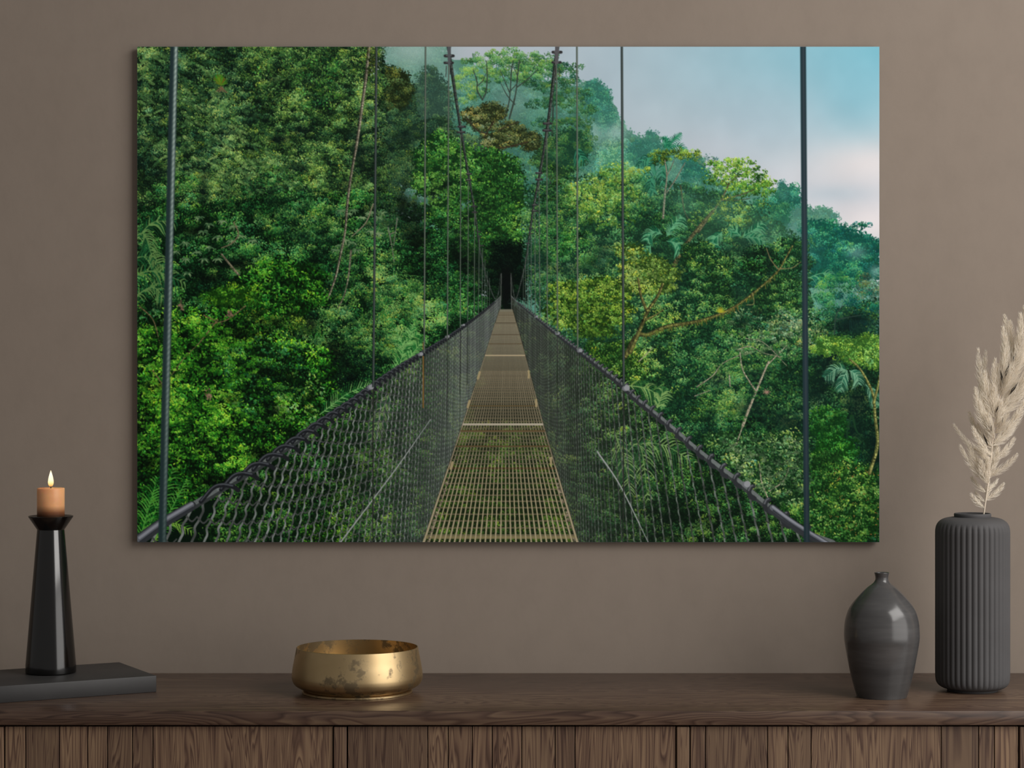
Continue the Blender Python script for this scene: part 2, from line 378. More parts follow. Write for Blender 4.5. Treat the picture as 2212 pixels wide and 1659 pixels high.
    # ------------------------------------------------ left middle
    a.foliage([(250, 450), (560, 430), (820, 410), (960, 470), (1070, 560), (1090, 700), (920, 830), (700, 960), (600, 860), (250, 800)], P_green, 5, 28, 1.0)
    for cx, cy, rx, ry, pal, lf in [(640, 470, 90, 50, P_mid, 4.5), (700, 500, 60, 50, P_mid, 4.5), (560, 540, 50, 30, P_green, 5), (850, 470, 60, 60, P_back, 4.5), (800, 540, 70, 50, P_mid, 4.5),
                                    (920, 560, 60, 50, P_green, 5), (780, 640, 80, 70, P_mid, 4.5), (700, 720, 70, 60, P_mid, 4.5), (860, 630, 60, 60, P_mid, 4.5), (930, 660, 60, 50, P_mid, 4.5),
                                    (960, 520, 40, 50, P_green, 5), (1000, 640, 50, 50, P_green, 5), (800, 740, 60, 50, P_mid, 4.5), (770, 790, 50, 40, P_deep, 4.5), (730, 830, 40, 40, P_deep, 5), (850, 740, 40, 40, P_mid, 4.5)]:
        a.foliage(a.ell(cx, cy, rx, ry), pal, lf, 22, .9, base=False)
    for x, y, rx, ry in [(900, 520, 30, 40), (1000, 560, 24, 40), (500, 570, 60, 16), (540, 590, 30, 20), (420, 500, 40, 14), (450, 600, 40, 14), (510, 690, 30, 24), (870, 440, 20, 30), (720, 760, 24, 30), (670, 700, 20, 20), (360, 660, 40, 16)]:
        a.veil(x, y, rx, ry, (4, 12, 8), .8)
    # palm at the far left
    for p, ll in [([(296, 515), (330, 480), (380, 478)], 34), ([(280, 560), (320, 555), (370, 590)], 44), ([(280, 600), (330, 585), (400, 610)], 44), ([(280, 520), (310, 505), (330, 560)], 30), ([(290, 640), (330, 620), (360, 650)], 30)]:
        a.frond(p, ll, (24, 82, 44), (96, 140, 74), 3.4, 15, .9)
    # cecropia-like pale leaves
    for x, y in [(430, 470), (450, 485), (480, 478), (505, 490), (440, 500), (470, 512), (400, 525), (425, 545), (452, 535), (400, 560), (405, 590), (470, 560), (520, 510), (545, 520), (440, 560), (380, 545), (500, 520),
                 (735, 455), (750, 462), (765, 455), (745, 520), (735, 530), (760, 525), (800, 460), (815, 470), (825, 460), (770, 540), (800, 500), (820, 505), (725, 540), (780, 470)]:
        pal = P_grey
        for k in range(9):
            t = k / 9 * 2 * np.pi + r.rand(); L = 9 + 5 * r.rand(); m = .5 * L
            a.stroke([(x, y), (x + m * np.cos(t), y + m * .45 * np.sin(t) - 1), (x + L * np.cos(t), y + L * .5 * np.sin(t) + 3)], 3.0, 1.0, a.ramp(pal, np.array([.25 + .55 * r.rand()]))[0])
    a.stroke([(478, 548), (500, 575), (525, 605)], 4, 5, (84, 82, 64), (118, 112, 90), .2)
    a.stroke([(505, 480), (515, 505), (500, 525), (478, 535)], 3, 2, (110, 100, 76))
    # pale trunk and its broken lower stretch
    a.stroke([(797, 100), (791, 160), (783, 220), (772, 300), (758, 380), (750, 440), (745, 500), (733, 560), (724, 600), (706, 650)], 7, 4, (58, 58, 48), (122, 118, 100), .25)
    a.stroke([(758, 540), (752, 600), (742, 640), (730, 665)], 4, 2, (104, 102, 84), None, .2)
    a.stroke([(806, 440), (790, 480), (760, 510)], 3, 2, (120, 116, 94))
    a.foliage(a.ell(806, 130, 12, 30), P_olive, 4, 12, 1, base=False)
    for p in [[(838, 490), (846, 530), (852, 570)], [(858, 470), (850, 530)], [(843, 505), (855, 500)]]: a.stroke(p, 2, 1.4, (104, 108, 96))
    # vivid crown of the middle left
    for cx, cy, rx, ry in [(610, 590, 66, 36), (560, 620, 66, 36), (640, 630, 66, 40), (520, 660, 60, 30), (600, 670, 70, 40), (660, 600, 50, 26), (480, 640, 40, 14)]:
        a.foliage(a.ell(cx, cy, rx, ry), [(4, 22, 6), (24, 88, 20), (64, 146, 34), (124, 192, 56)], 7, 24, .9)
    a.foliage(a.ell(500, 640, 60, 24), [(14, 50, 10), (60, 124, 24), (124, 186, 46)], 6, 20, .9)
    a.foliage(a.ell(600, 700, 60, 40), [(8, 30, 8), (60, 100, 30), (130, 164, 50)], 5, 22, .9, base=False)
    # vivid bush, lower left
    a.foliage([(290, 690), (420, 660), (560, 700), (720, 760), (720, 880), (600, 1000), (420, 1090), (290, 1171)], P_vivid, 7, 26, 1.0)
    for cx, cy, rx, ry, pal, lf in [(340, 760, 60, 50, P_vivid, 7), (420, 740, 60, 50, P_vivid, 7), (470, 700, 60, 36, P_vivid, 7), (520, 780, 60, 40, P_green, 7), (600, 760, 60, 40, P_green, 7), (430, 830, 90, 46, P_vivid, 8),
                                    (360, 860, 60, 50, P_vivid, 8), (470, 890, 70, 46, P_vivid, 8), (400, 940, 80, 50, P_vivid, 8), (560, 860, 60, 50, P_green, 8), (520, 940, 70, 40, P_vivid, 7), (620, 830, 60, 46, P_green, 7),
                                    (330, 960, 40, 40, P_vivid, 7), (480, 1000, 60, 30, P_vivid, 6)]:
        a.foliage(a.ell(cx, cy, rx, ry), pal, lf, 24, .8, base=False)
    a.foliage(a.ell(650, 860, 50, 60), [(8, 34, 10), (50, 110, 36), (112, 164, 74), (150, 196, 104)], 8, 26, .8, base=False, tilt=5, spread=3)
    for x, y, rx, ry in [(330, 830, 30, 12), (320, 1000, 26, 20), (520, 720, 40, 18), (560, 800, 30, 14), (590, 890, 24, 20), (500, 860, 20, 14), (440, 960, 20, 12), (350, 700, 30, 12), (300, 780, 18, 18), (460, 1040, 40, 16), (300, 920, 14, 20), (560, 980, 30, 18)]:
        a.veil(x, y, rx, ry, (2, 10, 4), .75)
    for p in [[(300, 660), (330, 690), (345, 740)], [(470, 690), (430, 740), (400, 770), (370, 810)], [(530, 660), (490, 690), (450, 700)], [(330, 800), (350, 830), (360, 860)], [(440, 680), (460, 690), (480, 700)]]:
        a.stroke(p, 2.6, 1.6, (104, 92, 60), None, .2)
    for x, y in [(390, 660), (495, 678), (450, 855), (448, 850)]: a.dots(x + r.randn(20) * 3, y + r.randn(20) * 4, np.full(20, 2.), np.tile(np.array([[128, 104, 84]], np.float32), (20, 1)) * r.uniform(.6, 1.2, (20, 1)))
    a.sprays([(296, 700), (470, 690), (560, 760), (640, 860), (520, 980), (300, 1000)], 420, P_vivid, 12, 7, fan=True, lo=.15, hi=1.0, w=2.2)
    # fan palms at the foot of the left slope
    for p, ll in [([(310, 1170), (340, 1090), (375, 1010)], 50), ([(300, 1170), (320, 1100), (340, 1030)], 44), ([(330, 1171), (380, 1080), (405, 1030)], 30)]:
        a.frond(p, ll, (18, 92, 26), (74, 156, 54), 3.2, 20, .3)
    for p, ll in [([(470, 1171), (500, 1130), (545, 1130)], 36), ([(480, 1171), (470, 1140), (450, 1130)], 30), ([(330, 1171), (370, 1130), (420, 1150)], 24)]:
        a.frond(p, ll, (50, 120, 30), (120, 176, 60), 2.6, 16, .3)
    for p, ll in [([(690, 895), (750, 850), (800, 830)], 36), ([(880, 790), (885, 740), (890, 700)], 32), ([(850, 800), (880, 740), (905, 720)], 30), ([(860, 800), (870, 750), (850, 700)], 26), ([(870, 790), (910, 740), (925, 735)], 22)]:
        a.frond(p, ll, (30, 104, 44), (110, 172, 92), 2.2, 22, .25)
    # ------------------------------------------------ bright tree above the bridge
    P_hero = [(12, 40, 18), (34, 92, 34), (78, 146, 50), (124, 186, 80)]
    for cx, cy, rx, ry in [(950, 310, 40, 28), (985, 345, 60, 34), (925, 340, 36, 30), (1040, 360, 60, 40), (1090, 370, 44, 32), (1000, 400, 70, 36), (1070, 420, 66, 40), (920, 390, 30, 36), (960, 450, 40, 26),
                           (1100, 460, 42, 36), (1040, 480, 60, 36), (1085, 510, 44, 34), (1100, 540, 36, 24), (1040, 540, 40, 30), (970, 470, 30, 22)]:
        a.foliage(a.ell(cx, cy, rx, ry), P_hero, 5.4, 22, .9, tilt=0)
    for x, y, rx, ry in [(1075, 590, 40, 44), (1030, 580, 24, 50), (1005, 470, 24, 20), (1120, 580, 24, 40), (990, 520, 20, 40), (960, 400, 20, 16), (1040, 440, 20, 10), (900, 460, 24, 40), (935, 420, 14, 26)]:
        a.veil(x, y, rx, ry, (8, 20, 14), .72)
    for cx, cy, rx, ry in [(960, 470, 34, 22), (940, 510, 34, 16), (900, 560, 50, 30), (980, 590, 40, 34), (1010, 640, 40, 30), (1085, 540, 36, 18), (1070, 500, 36, 18)]:
        a.foliage(a.ell(cx, cy, rx, ry), P_green, 5, 20, .8, base=False)
    a.sprays([(900, 330), (980, 300), (1110, 350), (1145, 450), (1110, 570), (1000, 560), (890, 420)], 420, P_hero, 11, 6, fan=True, lo=.1, hi=.95, w=1.6)
    for x, y, rx, ry in [(1075, 600, 34, 34), (1010, 565, 24, 36), (1120, 590, 22, 30)]: a.veil(x, y, rx, ry, (8, 20, 14), .6)
    # dark doorway at the bridge's end
    a.foliage([(1060, 520), (1130, 520), (1140, 650), (1055, 650)], P_deep, 4, 18, .8)
    a.veil(1094, 630, 18, 60, (8, 12, 12), .95); a.veil(1094, 600, 14, 40, (8, 12, 12), .8)
    # ------------------------------------------------ right middle
    a.foliage([(1140, 400), (1250, 380), (1350, 370), (1480, 400), (1600, 430), (1745, 520), (1760, 760), (1560, 800), (1300, 800), (1170, 690), (1130, 560)], P_right, 4.8, 26, 1.0, ((70, 126, 96), .12))
    for cx, cy, rx, ry, pal, lf in [(1200, 400, 50, 50, P_mid, 4.5), (1180, 460, 40, 40, P_mid, 4.5), (1230, 470, 50, 50, P_mid, 4.5), (1190, 530, 44, 40, P_green, 4.5), (1250, 540, 50, 40, P_green, 4.5), (1270, 420, 40, 40, P_lime, 5),
                                    (1320, 400, 44, 30, P_lime, 5), (1345, 375, 44, 22, P_lime, 5), (1300, 450, 46, 36, P_lime, 5), (1345, 430, 36, 60, P_mid, 5), (1400, 440, 50, 40, P_right, 4.5), (1450, 480, 50, 40, P_right, 4.5)]:
        a.foliage(a.ell(cx, cy, rx, ry), pal, lf, 20, .9, base=False)
    # palms on the skyline
    for p, ll in [([(1440, 320), (1455, 300), (1472, 286)], 16), ([(1435, 320), (1440, 300), (1430, 296)], 14), ([(1440, 318), (1470, 315), (1486, 335)], 14)]:
        a.frond(p, ll, (18, 96, 70), (40, 130, 92), 2.2, 12, .5)
    for p, ll in [([(1430, 340), (1410, 350), (1395, 400)], 24), ([(1440, 350), (1430, 370), (1432, 400)], 22), ([(1430, 340), (1400, 340), (1375, 360)], 20), ([(1245, 320), (1255, 340), (1262, 345)], 26), ([(1410, 380), (1405, 400), (1412, 420)], 20)]:
        a.frond(p, ll, (18, 84, 62), (50, 130, 96), 2, 14, .9)
    # umbrella tree right of the middle
    pu = [(26, 50, 18), (80, 116, 36), (134, 166, 54), (160, 190, 78)]
    for cx, cy, rx, ry in [(1445, 335, 40, 12), (1470, 330, 34, 10), (1420, 345, 24, 8), (1500, 335, 18, 14), (1380, 365, 22, 8)]:
        a.foliage(a.ell(cx, cy, rx, ry), pu, 3.6, 11, 1.3, base=False)
    a.foliage(a.ell(1525, 345, 24, 12), [(40, 80, 70), (70, 110, 90), (100, 140, 110)], 3.4, 12, .6, base=False)
    for p, w in [([(1432, 470), (1436, 420), (1440, 380), (1436, 345)], 5), ([(1440, 415), (1460, 385), (1480, 350)], 3), ([(1440, 380), (1450, 360), (1456, 345)], 2.4)]:
        a.stroke(p, w, w * .5, (84, 86, 72), (128, 126, 108), .2)
    # the big crown leaning over the skyline
    pc = [(22, 60, 18), (66, 122, 38), (118, 168, 58), (160, 200, 84)]
    for cx, cy, rx, ry in [(1540, 365, 20, 16), (1570, 360, 36, 18), (1610, 362, 34, 18), (1555, 385, 36, 14), (1610, 385, 44, 20), (1645, 390, 24, 22), (1640, 410, 34, 14), (1600, 410, 40, 12), (1655, 405, 18, 14)]:
        a.foliage(a.ell(cx, cy, rx, ry), pc, 5.2, 13, 1.1, base=False)
    for p, w in [([(1508, 500), (1530, 470), (1558, 430), (1575, 395)], 6), ([(1572, 400), (1585, 385), (1595, 378)], 2.6), ([(1560, 430), (1600, 420), (1630, 408)], 3), ([(1575, 400), (1560, 388)], 2), ([(1558, 432), (1590, 432), (1620, 428)], 2), ([(1470, 400), (1480, 460), (1506, 490)], 2.4)]:
        a.stroke(p, w, w * .5, (60, 58, 42), (88, 84, 58), .2)
    for cx, cy, rx, ry in [(1570, 440, 26, 16), (1545, 455, 22, 12), (1600, 450, 20, 14), (1510, 470, 24, 14), (1590, 470, 26, 12), (1605, 480, 16, 12), (1650, 440, 16, 8)]:
        a.foliage(a.ell(cx, cy, rx, ry), pu, 5, 14, .8, base=False)
    a.stroke([(1456, 572), (1480, 530), (1510, 490), (1540, 455)], 9, 6, (56, 54, 36), (92, 88, 54), .25)
    for x, y, rx, ry, q in [(1560, 455, 60, 40, .40), (1640, 500, 60, 50, .36), (1690, 540, 40, 60, .36), (1480, 440, 40, 40, .34), (1420, 420, 40, 40, .2), (1530, 520, 50, 30, .22)]:
        a.veil(x, y, rx, ry, (84, 142, 118), q)
    # palms in the right slope
    for p, ll in [([(1440, 510), (1455, 485), (1475, 465)], 30), ([(1430, 505), (1410, 500), (1395, 520)], 26), ([(1440, 520), (1460, 525), (1470, 545)], 26), ([(1405, 530), (1395, 540), (1385, 548)], 20),
                  ([(1605, 510), (1630, 495), (1650, 480)], 28), ([(1605, 512), (1640, 515), (1658, 535)], 26), ([(1600, 510), (1585, 495), (1575, 500)], 24), ([(1560, 500), (1540, 520), (1550, 540)], 22),
                  ([(1600, 610), (1620, 590), (1630, 570)], 26), ([(1590, 615), (1560, 610), (1540, 625)], 24), ([(1600, 615), (1640, 605), (1650, 620)], 26), ([(1640, 640), (1650, 660), (1655, 675)], 26),
                  ([(1745, 600), (1780, 590), (1810, 612)], 24), ([(1750, 640), (1780, 640), (1800, 655)], 20)]:
        a.frond(p, ll, (24, 98, 66), (84, 152, 110), 2.2, 16, .6)
    # round bushes on the slope
    for cx, cy, rx, ry, pal, lf in [(1510, 570, 46, 50, P_mid, 4.5), (1560, 590, 36, 40, P_mid, 4.5), (1490, 620, 40, 36, P_right, 4.5), (1540, 650, 50, 40, P_mid, 4.5), (1480, 660, 46, 36, P_right, 4.5), (1640, 590, 50, 50, P_right, 4.5),
                                    (1700, 560, 40, 50, P_right, 4.5), (1680, 640, 60, 50, P_mid, 4.5), (1560, 700, 60, 30, P_right, 4.5), (1640, 560, 40, 30, P_green, 4.5)]:
        a.foliage(a.ell(cx, cy, rx, ry), pal, lf, 18, .9)
    for x, y, rx, ry in [(1465, 610, 14, 30), (1610, 540, 40, 24), (1300, 540, 30, 30), (1280, 570, 40, 20), (1220, 580, 40, 20), (1170, 560, 24, 40), (1600, 640, 24, 14), (1660, 560, 14, 40), (1480, 690, 20, 10), (1530, 690, 20, 12)]:
        a.veil(x, y, rx, ry, (12, 36, 30), .55)
    # lime crowns, right of the bridge
    for cx, cy, rx, ry in [(1230, 620, 44, 14), (1300, 612, 44, 16), (1225, 645, 46, 14), (1290, 640, 50, 14), (1210, 670, 40, 12), (1270, 668, 56, 14), (1330, 630, 36, 20), (1240, 695, 50, 12), (1310, 690, 50, 14), (1285, 715, 50, 12), (1340, 665, 30, 14)]:
        a.foliage(a.ell(cx, cy, rx, ry), [(20, 46, 14), (70, 118, 32), (124, 166, 54), (166, 198, 84)], 5, 16, 1.0)
    for cx, cy, rx, ry in [(1390, 575, 56, 22), (1430, 595, 44, 20), (1370, 610, 40, 22), (1410, 620, 50, 16), (1360, 540, 34, 14)]:
        a.foliage(a.ell(cx, cy, rx, ry), [(28, 54, 18), (84, 122, 42), (136, 168, 66), (166, 194, 92)], 5.4, 16, .9)
    for cx, cy, rx, ry, pal in [(1400, 790, 60, 46, P_lime), (1330, 770, 50, 36, P_lime), (1440, 700, 60, 34, P_mid), (1460, 790, 60, 60, P_mid), (1480, 850, 60, 50, P_mid), (1420, 850, 40, 40, P_mid), (1290, 750, 30, 14, P_lime), (1500, 740, 40, 40, P_right)]:
        a.foliage(a.ell(cx, cy, rx, ry), pal, 5, 20, .9)
    a.sprays([(1180, 610), (1340, 600), (1345, 720), (1270, 740), (1180, 690)], 260, [(40, 84, 28), (98, 146, 44), (150, 188, 70)], 8, 4, (.8, .4), lo=.1, w=1.6)
    a.sprays([(1340, 540), (1480, 570), (1460, 630), (1350, 620)], 120, [(56, 96, 40), (108, 148, 66), (152, 184, 92)], 8, 4, (.6, .6), lo=.1, w=1.6)
    a.sprays([(1200, 400), (1360, 370), (1400, 470), (1300, 500)], 140, P_lime, 8, 4, (.6, .7), lo=.25, hi=.9, w=1.5)
    a.sprays([(1540, 350), (1610, 345), (1665, 400), (1600, 420), (1530, 390)], 90, pc, 6, 4, (.5, .5), lo=.2, w=1.8)
    # ------------------------------------------------ right lower slope
    a.foliage([(1500, 690), (1760, 680), (1900, 640), (1900, 1171), (1820, 1171), (1500, 960), (1400, 870)], P_right, 5, 26, 1.0)
    for cx, cy, rx, ry, pal, lf in [(1820, 620, 60, 36, [(14, 70, 50), (48, 128, 70), (110, 172, 90)], 4.5), (1850, 660, 50, 40, P_teal, 4.5), (1800, 670, 40, 40, [(14, 60, 44), (44, 116, 66), (104, 160, 84)], 4.5), (1880, 620, 30, 30, [(30, 60, 50), (80, 110, 76), (110, 130, 90)], 4.5),
                                    (1650, 700, 70, 30, P_grey, 6), (1700, 720, 50, 30, P_grey, 6), (1600, 720, 60, 40, P_right, 5), (1560, 770, 50, 50, P_right, 5), (1620, 790, 60, 40, P_right, 5), (1690, 790, 50, 50, P_right, 5), (1750, 720, 30, 40, P_grey, 5),
                                    (1590, 860, 60, 50, P_right, 5), (1680, 870, 50, 40, P_mid, 5), (1540, 880, 50, 50, P_mid, 4.5), (1620, 930, 60, 40, P_green, 5), (1700, 820, 40, 30, P_mid, 6)]:
        a.foliage(a.ell(cx, cy, rx, ry), pal, lf, 20, .9, base=False)
    for x, y, rx, ry in [(1830, 700, 40, 30), (1860, 690, 40, 20), (1790, 780, 30, 40), (1700, 910, 60, 30), (1620, 880, 40, 20), (1760, 850, 40, 30), (1850, 870, 40, 60), (1890, 960, 20, 60), (1830, 940, 40, 30), (1640, 810, 30, 14), (1550, 820, 20, 20), (1800, 820, 50, 16), (1660, 760, 20, 10)]:
        a.veil(x, y, rx, ry, (6, 26, 24), .78)
    for k in range(26): x = 1835 + k * 2.6; a.stroke([(x, 690 + 5 * r.rand()), (x + 1, 715 + 5 * r.rand())], 1, 1, (24, 70, 66))
    for p, w in [([(1802, 720), (1806, 680), (1820, 660)], 3), ([(1806, 690), (1830, 685), (1860, 680)], 2)]: a.stroke(p, w, 1.5, (40, 62, 54))
    for cx, cy, rx, ry in [(1800, 738, 40, 14), (1840, 748, 50, 18), (1880, 745, 30, 24), (1860, 770, 50, 16), (1780, 755, 30, 12), (1890, 780, 26, 18)]:
        a.foliage(a.ell(cx, cy, rx, ry), [(34, 76, 26), (92, 146, 50), (142, 190, 76), (166, 208, 96)], 4.6, 16, 1.0)
    for p, ll in [([(1830, 800), (1810, 795), (1780, 815)], 26), ([(1835, 800), (1850, 810), (1855, 830)], 26), ([(1830, 800), (1820, 820), (1815, 845)], 22), ([(1870, 830), (1885, 850), (1895, 880)], 20)]:
        a.frond(p, ll, (40, 104, 78), (110, 164, 130), 1.8, 18, .6)
    a.foliage(a.ell(1790, 920, 44, 40), [(8, 46, 16), (36, 98, 34), (82, 152, 60)], 6, 20, 1.0)
    a.foliage(a.ell(1805, 970, 50, 34), [(8, 50, 12), (40, 112, 34), (86, 164, 60)], 6, 20, 1.0)
    for p in [[(1838, 900), (1830, 930), (1830, 950)], [(1842, 900), (1850, 930), (1865, 945)]]: a.stroke(p, 5, 2, (22, 60, 34))
    # flat pale-leaved tree under it, and bare white limbs
    for cx, cy, rx, ry in [(1640, 960, 66, 24), (1700, 955, 50, 22), (1600, 985, 50, 26), (1670, 1000, 70, 30), (1720, 1010, 50, 30), (1640, 1040, 60, 30), (1720, 1070, 60, 34), (1560, 950, 40, 20)]:
        a.foliage(a.ell(cx, cy, rx, ry), [(10, 38, 18), (62, 112, 54), (118, 160, 88), (158, 190, 122)], 6.5, 20, .85, tilt=4, spread=4)
    for cx, cy, rx, ry in [(1790, 1010, 40, 40), (1840, 1040, 60, 40), (1870, 1080, 40, 40), (1800, 1070, 60, 44), (1850, 1130, 60, 40), (1780, 1130, 60, 40), (1700, 1120, 50, 30)]:
        a.foliage(a.ell(cx, cy, rx, ry), [(10, 42, 14), (50, 110, 38), (104, 156, 60), (160, 192, 86)], 6, 20, .9)
    for k in range(34):
        x, y = 1780 + 120 * r.rand(), 1010 + 150 * r.rand(); a.dots(x + r.randn(3) * 2, y + r.randn(3) * 2, np.full(3, .9), np.tile(np.array([[196, 128, 60]], np.float32), (3, 1)))
    for p, w in [([(1625, 990), (1600, 930), (1612, 890), (1640, 840)], 0), ([(1604, 920), (1615, 890), (1633, 845), (1660, 780)], 6), ([(1633, 845), (1605, 800), (1598, 760)], 3.4), ([(1655, 790), (1680, 765), (1700, 745)], 3), ([(1590, 960), (1604, 920)], 3),
                 ([(1575, 810), (1577, 835)], 3), ([(1505, 835), (1540, 810), (1560, 785), (1600, 765)], 2.4), ([(1500, 855), (1535, 842)], 2), ([(1590, 755), (1620, 748), (1650, 762), (1690, 770)], 2), ([(1610, 730), (1650, 740), (1700, 790)], 1.8), ([(1660, 1080), (1645, 1040), (1640, 1000)], 3), ([(1662, 1060), (1690, 1040), (1705, 1010)], 2.6), ([(1380, 780), (1410, 750)], 2.4)]:
        if w: a.stroke(p, w, max(1.3, w * .6), (112, 110, 90), (156, 150, 128), .2)
    a.stroke([(1878, 1022), (1895, 960), (1890, 900), (1885, 850), (1860, 800), (1835, 775)], 8, 4, (72, 82, 40), (132, 134, 74), .25)
    a.stroke([(1887, 870), (1897, 830), (1900, 810)], 6, 4, (72, 82, 40), (132, 134, 74), .2)
    for k in range(9):
        t = k / 9 * 2 * np.pi; a.stroke([(1656, 846), (1656 + 9 * np.cos(t), 846 + 8 * np.sin(t))], 2.2, 1, (150, 118, 102))
    a.sprays([(1560, 690), (1740, 700), (1745, 780), (1570, 760)], 90, P_grey, 11, 7, fan=True, lo=.1, hi=.9, w=1.7)
    a.sprays([(1560, 950), (1740, 940), (1760, 1070), (1620, 1060)], 150, P_grey, 12, 7, fan=True, lo=.1, hi=.9, w=1.9)
    a.sprays([(1500, 770), (1740, 800), (1740, 900), (1560, 930)], 120, P_right, 10, 4, lo=.2, w=1.5)
    # the mossy limb
    moss, mossl = (52, 54, 30), (100, 102, 52)
    a.stroke([(1350, 770), (1375, 725), (1400, 722), (1440, 705), (1500, 695), (1545, 682), (1590, 660), (1640, 622), (1680, 585), (1695, 560), (1712, 530)], 10, 3, moss, mossl, .25)
    a.stroke([(1360, 760), (1385, 705), (1400, 670), (1420, 640), (1432, 612)], 10, 5, moss, mossl, .25)
    a.stroke([(1398, 672), (1385, 640), (1378, 600)], 7, 4, moss, mossl, .25); a.stroke([(1395, 690), (1415, 680), (1434, 668)], 5, 2, moss, mossl, .25)
    a.stroke([(1680, 580), (1665, 560), (1655, 535)], 2.4, 1.4, (110, 100, 66)); a.stroke([(1680, 580), (1710, 578), (1730, 565)], 2, 1.2, (110, 100, 66)); a.stroke([(1625, 632), (1628, 655), (1612, 658)], 2, 1.4, (120, 116, 70))
    for k in range(90):
        t = r.rand(); i = [(1375, 725), (1440, 705), (1500, 695), (1545, 682), (1590, 660), (1640, 622), (1680, 585)]; j = int(t * 5.99); f = t * 5.99 - j
        x = i[j][0] * (1 - f) + i[j + 1][0] * f; y = i[j][1] * (1 - f) + i[j + 1][1] * f; a.stroke([(x, y + 3), (x + r.randn() * 2, y + 6 + 8 * r.rand())], 1.6, 1, (66 + 40 * r.rand(), 84 + 30 * r.rand(), 40))
    for k in range(9):
        t = np.pi * (1.05 + .9 * k / 8); a.stroke([(1556, 674), (1556 + 11 * np.cos(t), 674 + 12 * np.sin(t))], 2.6, 1, (140 + 50 * r.rand(), 160, 40))
    # understory seen below the bridge and its nets
    a.foliage([(600, 1171), (700, 930), (900, 770), (1060, 690), (1060, 760), (930, 1171)], [(6, 22, 10), (30, 74, 26), (72, 130, 44), (128, 184, 70)], 5, 24, .9)
    a.foliage([(1110, 690), (1200, 720), (1300, 800), (1400, 880), (1560, 1010), (1780, 1171), (1240, 1171)], [(6, 22, 12), (30, 74, 32), (70, 128, 54), (128, 180, 84)], 5, 24, .9)
    a.foliage([(915, 1171), (1000, 915), (1172, 915), (1247, 1171)], [(6, 22, 6), (36, 80, 18), (84, 138, 34), (134, 182, 60)], 5, 22, .9)
    a.foliage([(420, 1171), (520, 1030), (700, 910), (760, 1000), (640, 1171)], [(6, 20, 10), (24, 66, 24), (58, 116, 40), (110, 170, 64)], 6, 26, .8)
    for x, y, rx, ry in [(760, 1020, 40, 60), (680, 1060, 60, 30), (860, 960, 30, 60), (560, 1080, 40, 30), (1440, 1120, 80, 40), (1340, 1060, 40, 40), (1540, 1130, 60, 20), (1150, 1060, 30, 60), (1420, 1160, 100, 10), (600, 1020, 30, 20)]:
        a.veil(x, y, rx, ry, (4, 14, 8), .5)
    a.foliage(a.ell(700, 1150, 60, 22), [(10, 40, 8), (56, 116, 22), (116, 180, 50)], 6, 20, .8, base=False)
    a.foliage(a.ell(830, 1000, 30, 60), [(10, 40, 8), (56, 106, 30), (104, 150, 60)], 5, 20, .6, base=False)
    for p, ll in [([(1340, 830), (1400, 840), (1440, 870)], 34), ([(1420, 880), (1430, 850), (1430, 835)], 30), ([(1350, 960), (1430, 960), (1500, 1000)], 44), ([(1330, 1010), (1380, 960), (1400, 1080)], 44), ([(1330, 940), (1350, 1000), (1360, 1070)], 36), ([(840, 850), (820, 900), (800, 950)], 30)]:
        a.frond(p, ll, (34, 88, 44), (118, 158, 88), 3, 20, .6)

    # ================================================ the bridge
    V = np.array([1093., 640.])
    dl = lambda y: np.interp(y, [640, 668, 760, 915, 1171], [1084, 1079, 1050, 1000, 915])
    dr = lambda y: np.interp(y, [640, 668, 760, 915, 1171], [1103, 1107, 1132, 1172, 1247])
    RL = [(296, 1168), (360, 1121), (420, 1088), (500, 1040), (560, 1004), (620, 964), (690, 914), (760, 867), (810, 829), (860, 795), (910, 764), (960, 733), (1000, 705), (1040, 675), (1072, 648), (1082, 638)]
    RR = [(1104, 638), (1115, 650), (1150, 678), (1200, 718), (1250, 756), (1300, 795), (1345, 831), (1370, 857), (1400, 880), (1450, 922), (1500, 966), (1560, 1013), (1600, 1043), (1650, 1085), (1700, 1124), (1740, 1150), (1800, 1173)]
    RLx, RLy = np.array(RL).T; RRx, RRy = np.array(RR).T
    # far ends of the nets merge into a grey skin
    yy, xx = np.mgrid[int((640 - AY) * SS):a.H, int((640 - AX) * SS):int((1560 - AX) * SS)].astype(np.float32)
    y0 = int((640 - AY) * SS); x0 = int((640 - AX) * SS); xx = xx / SS + AX; yy = yy / SS + AY
    sub = a.c[y0:, x0:x0 + xx.shape[1]]
    topl = np.interp(xx, RLx, RLy); topr = np.interp(xx, RRx, RRy)
    ml = (xx < dl(yy)) & (yy > topl) & (xx < 1083); mr = (xx > dr(yy)) & (yy > topr) & (xx > 1104)
    wl = np.clip((xx - 700) / 300, 0, 1) ** 1.3 * .72 * ml; wr = np.clip((1500 - xx) / 330, 0, 1) ** 1.2 * .60 * mr
    cl = np.array([84, 92, 86], np.float32) * (1 - np.clip((xx - 940) / 120, 0, 1)[..., None]) + np.array([112, 118, 118], np.float32) * np.clip((xx - 940) / 120, 0, 1)[..., None]
    sub[:] = sub * (1 - wl[..., None]) + cl * wl[..., None]
    sub[:] = sub * (1 - wr[..., None]) + np.array([66, 68, 60], np.float32) * wr[..., None]
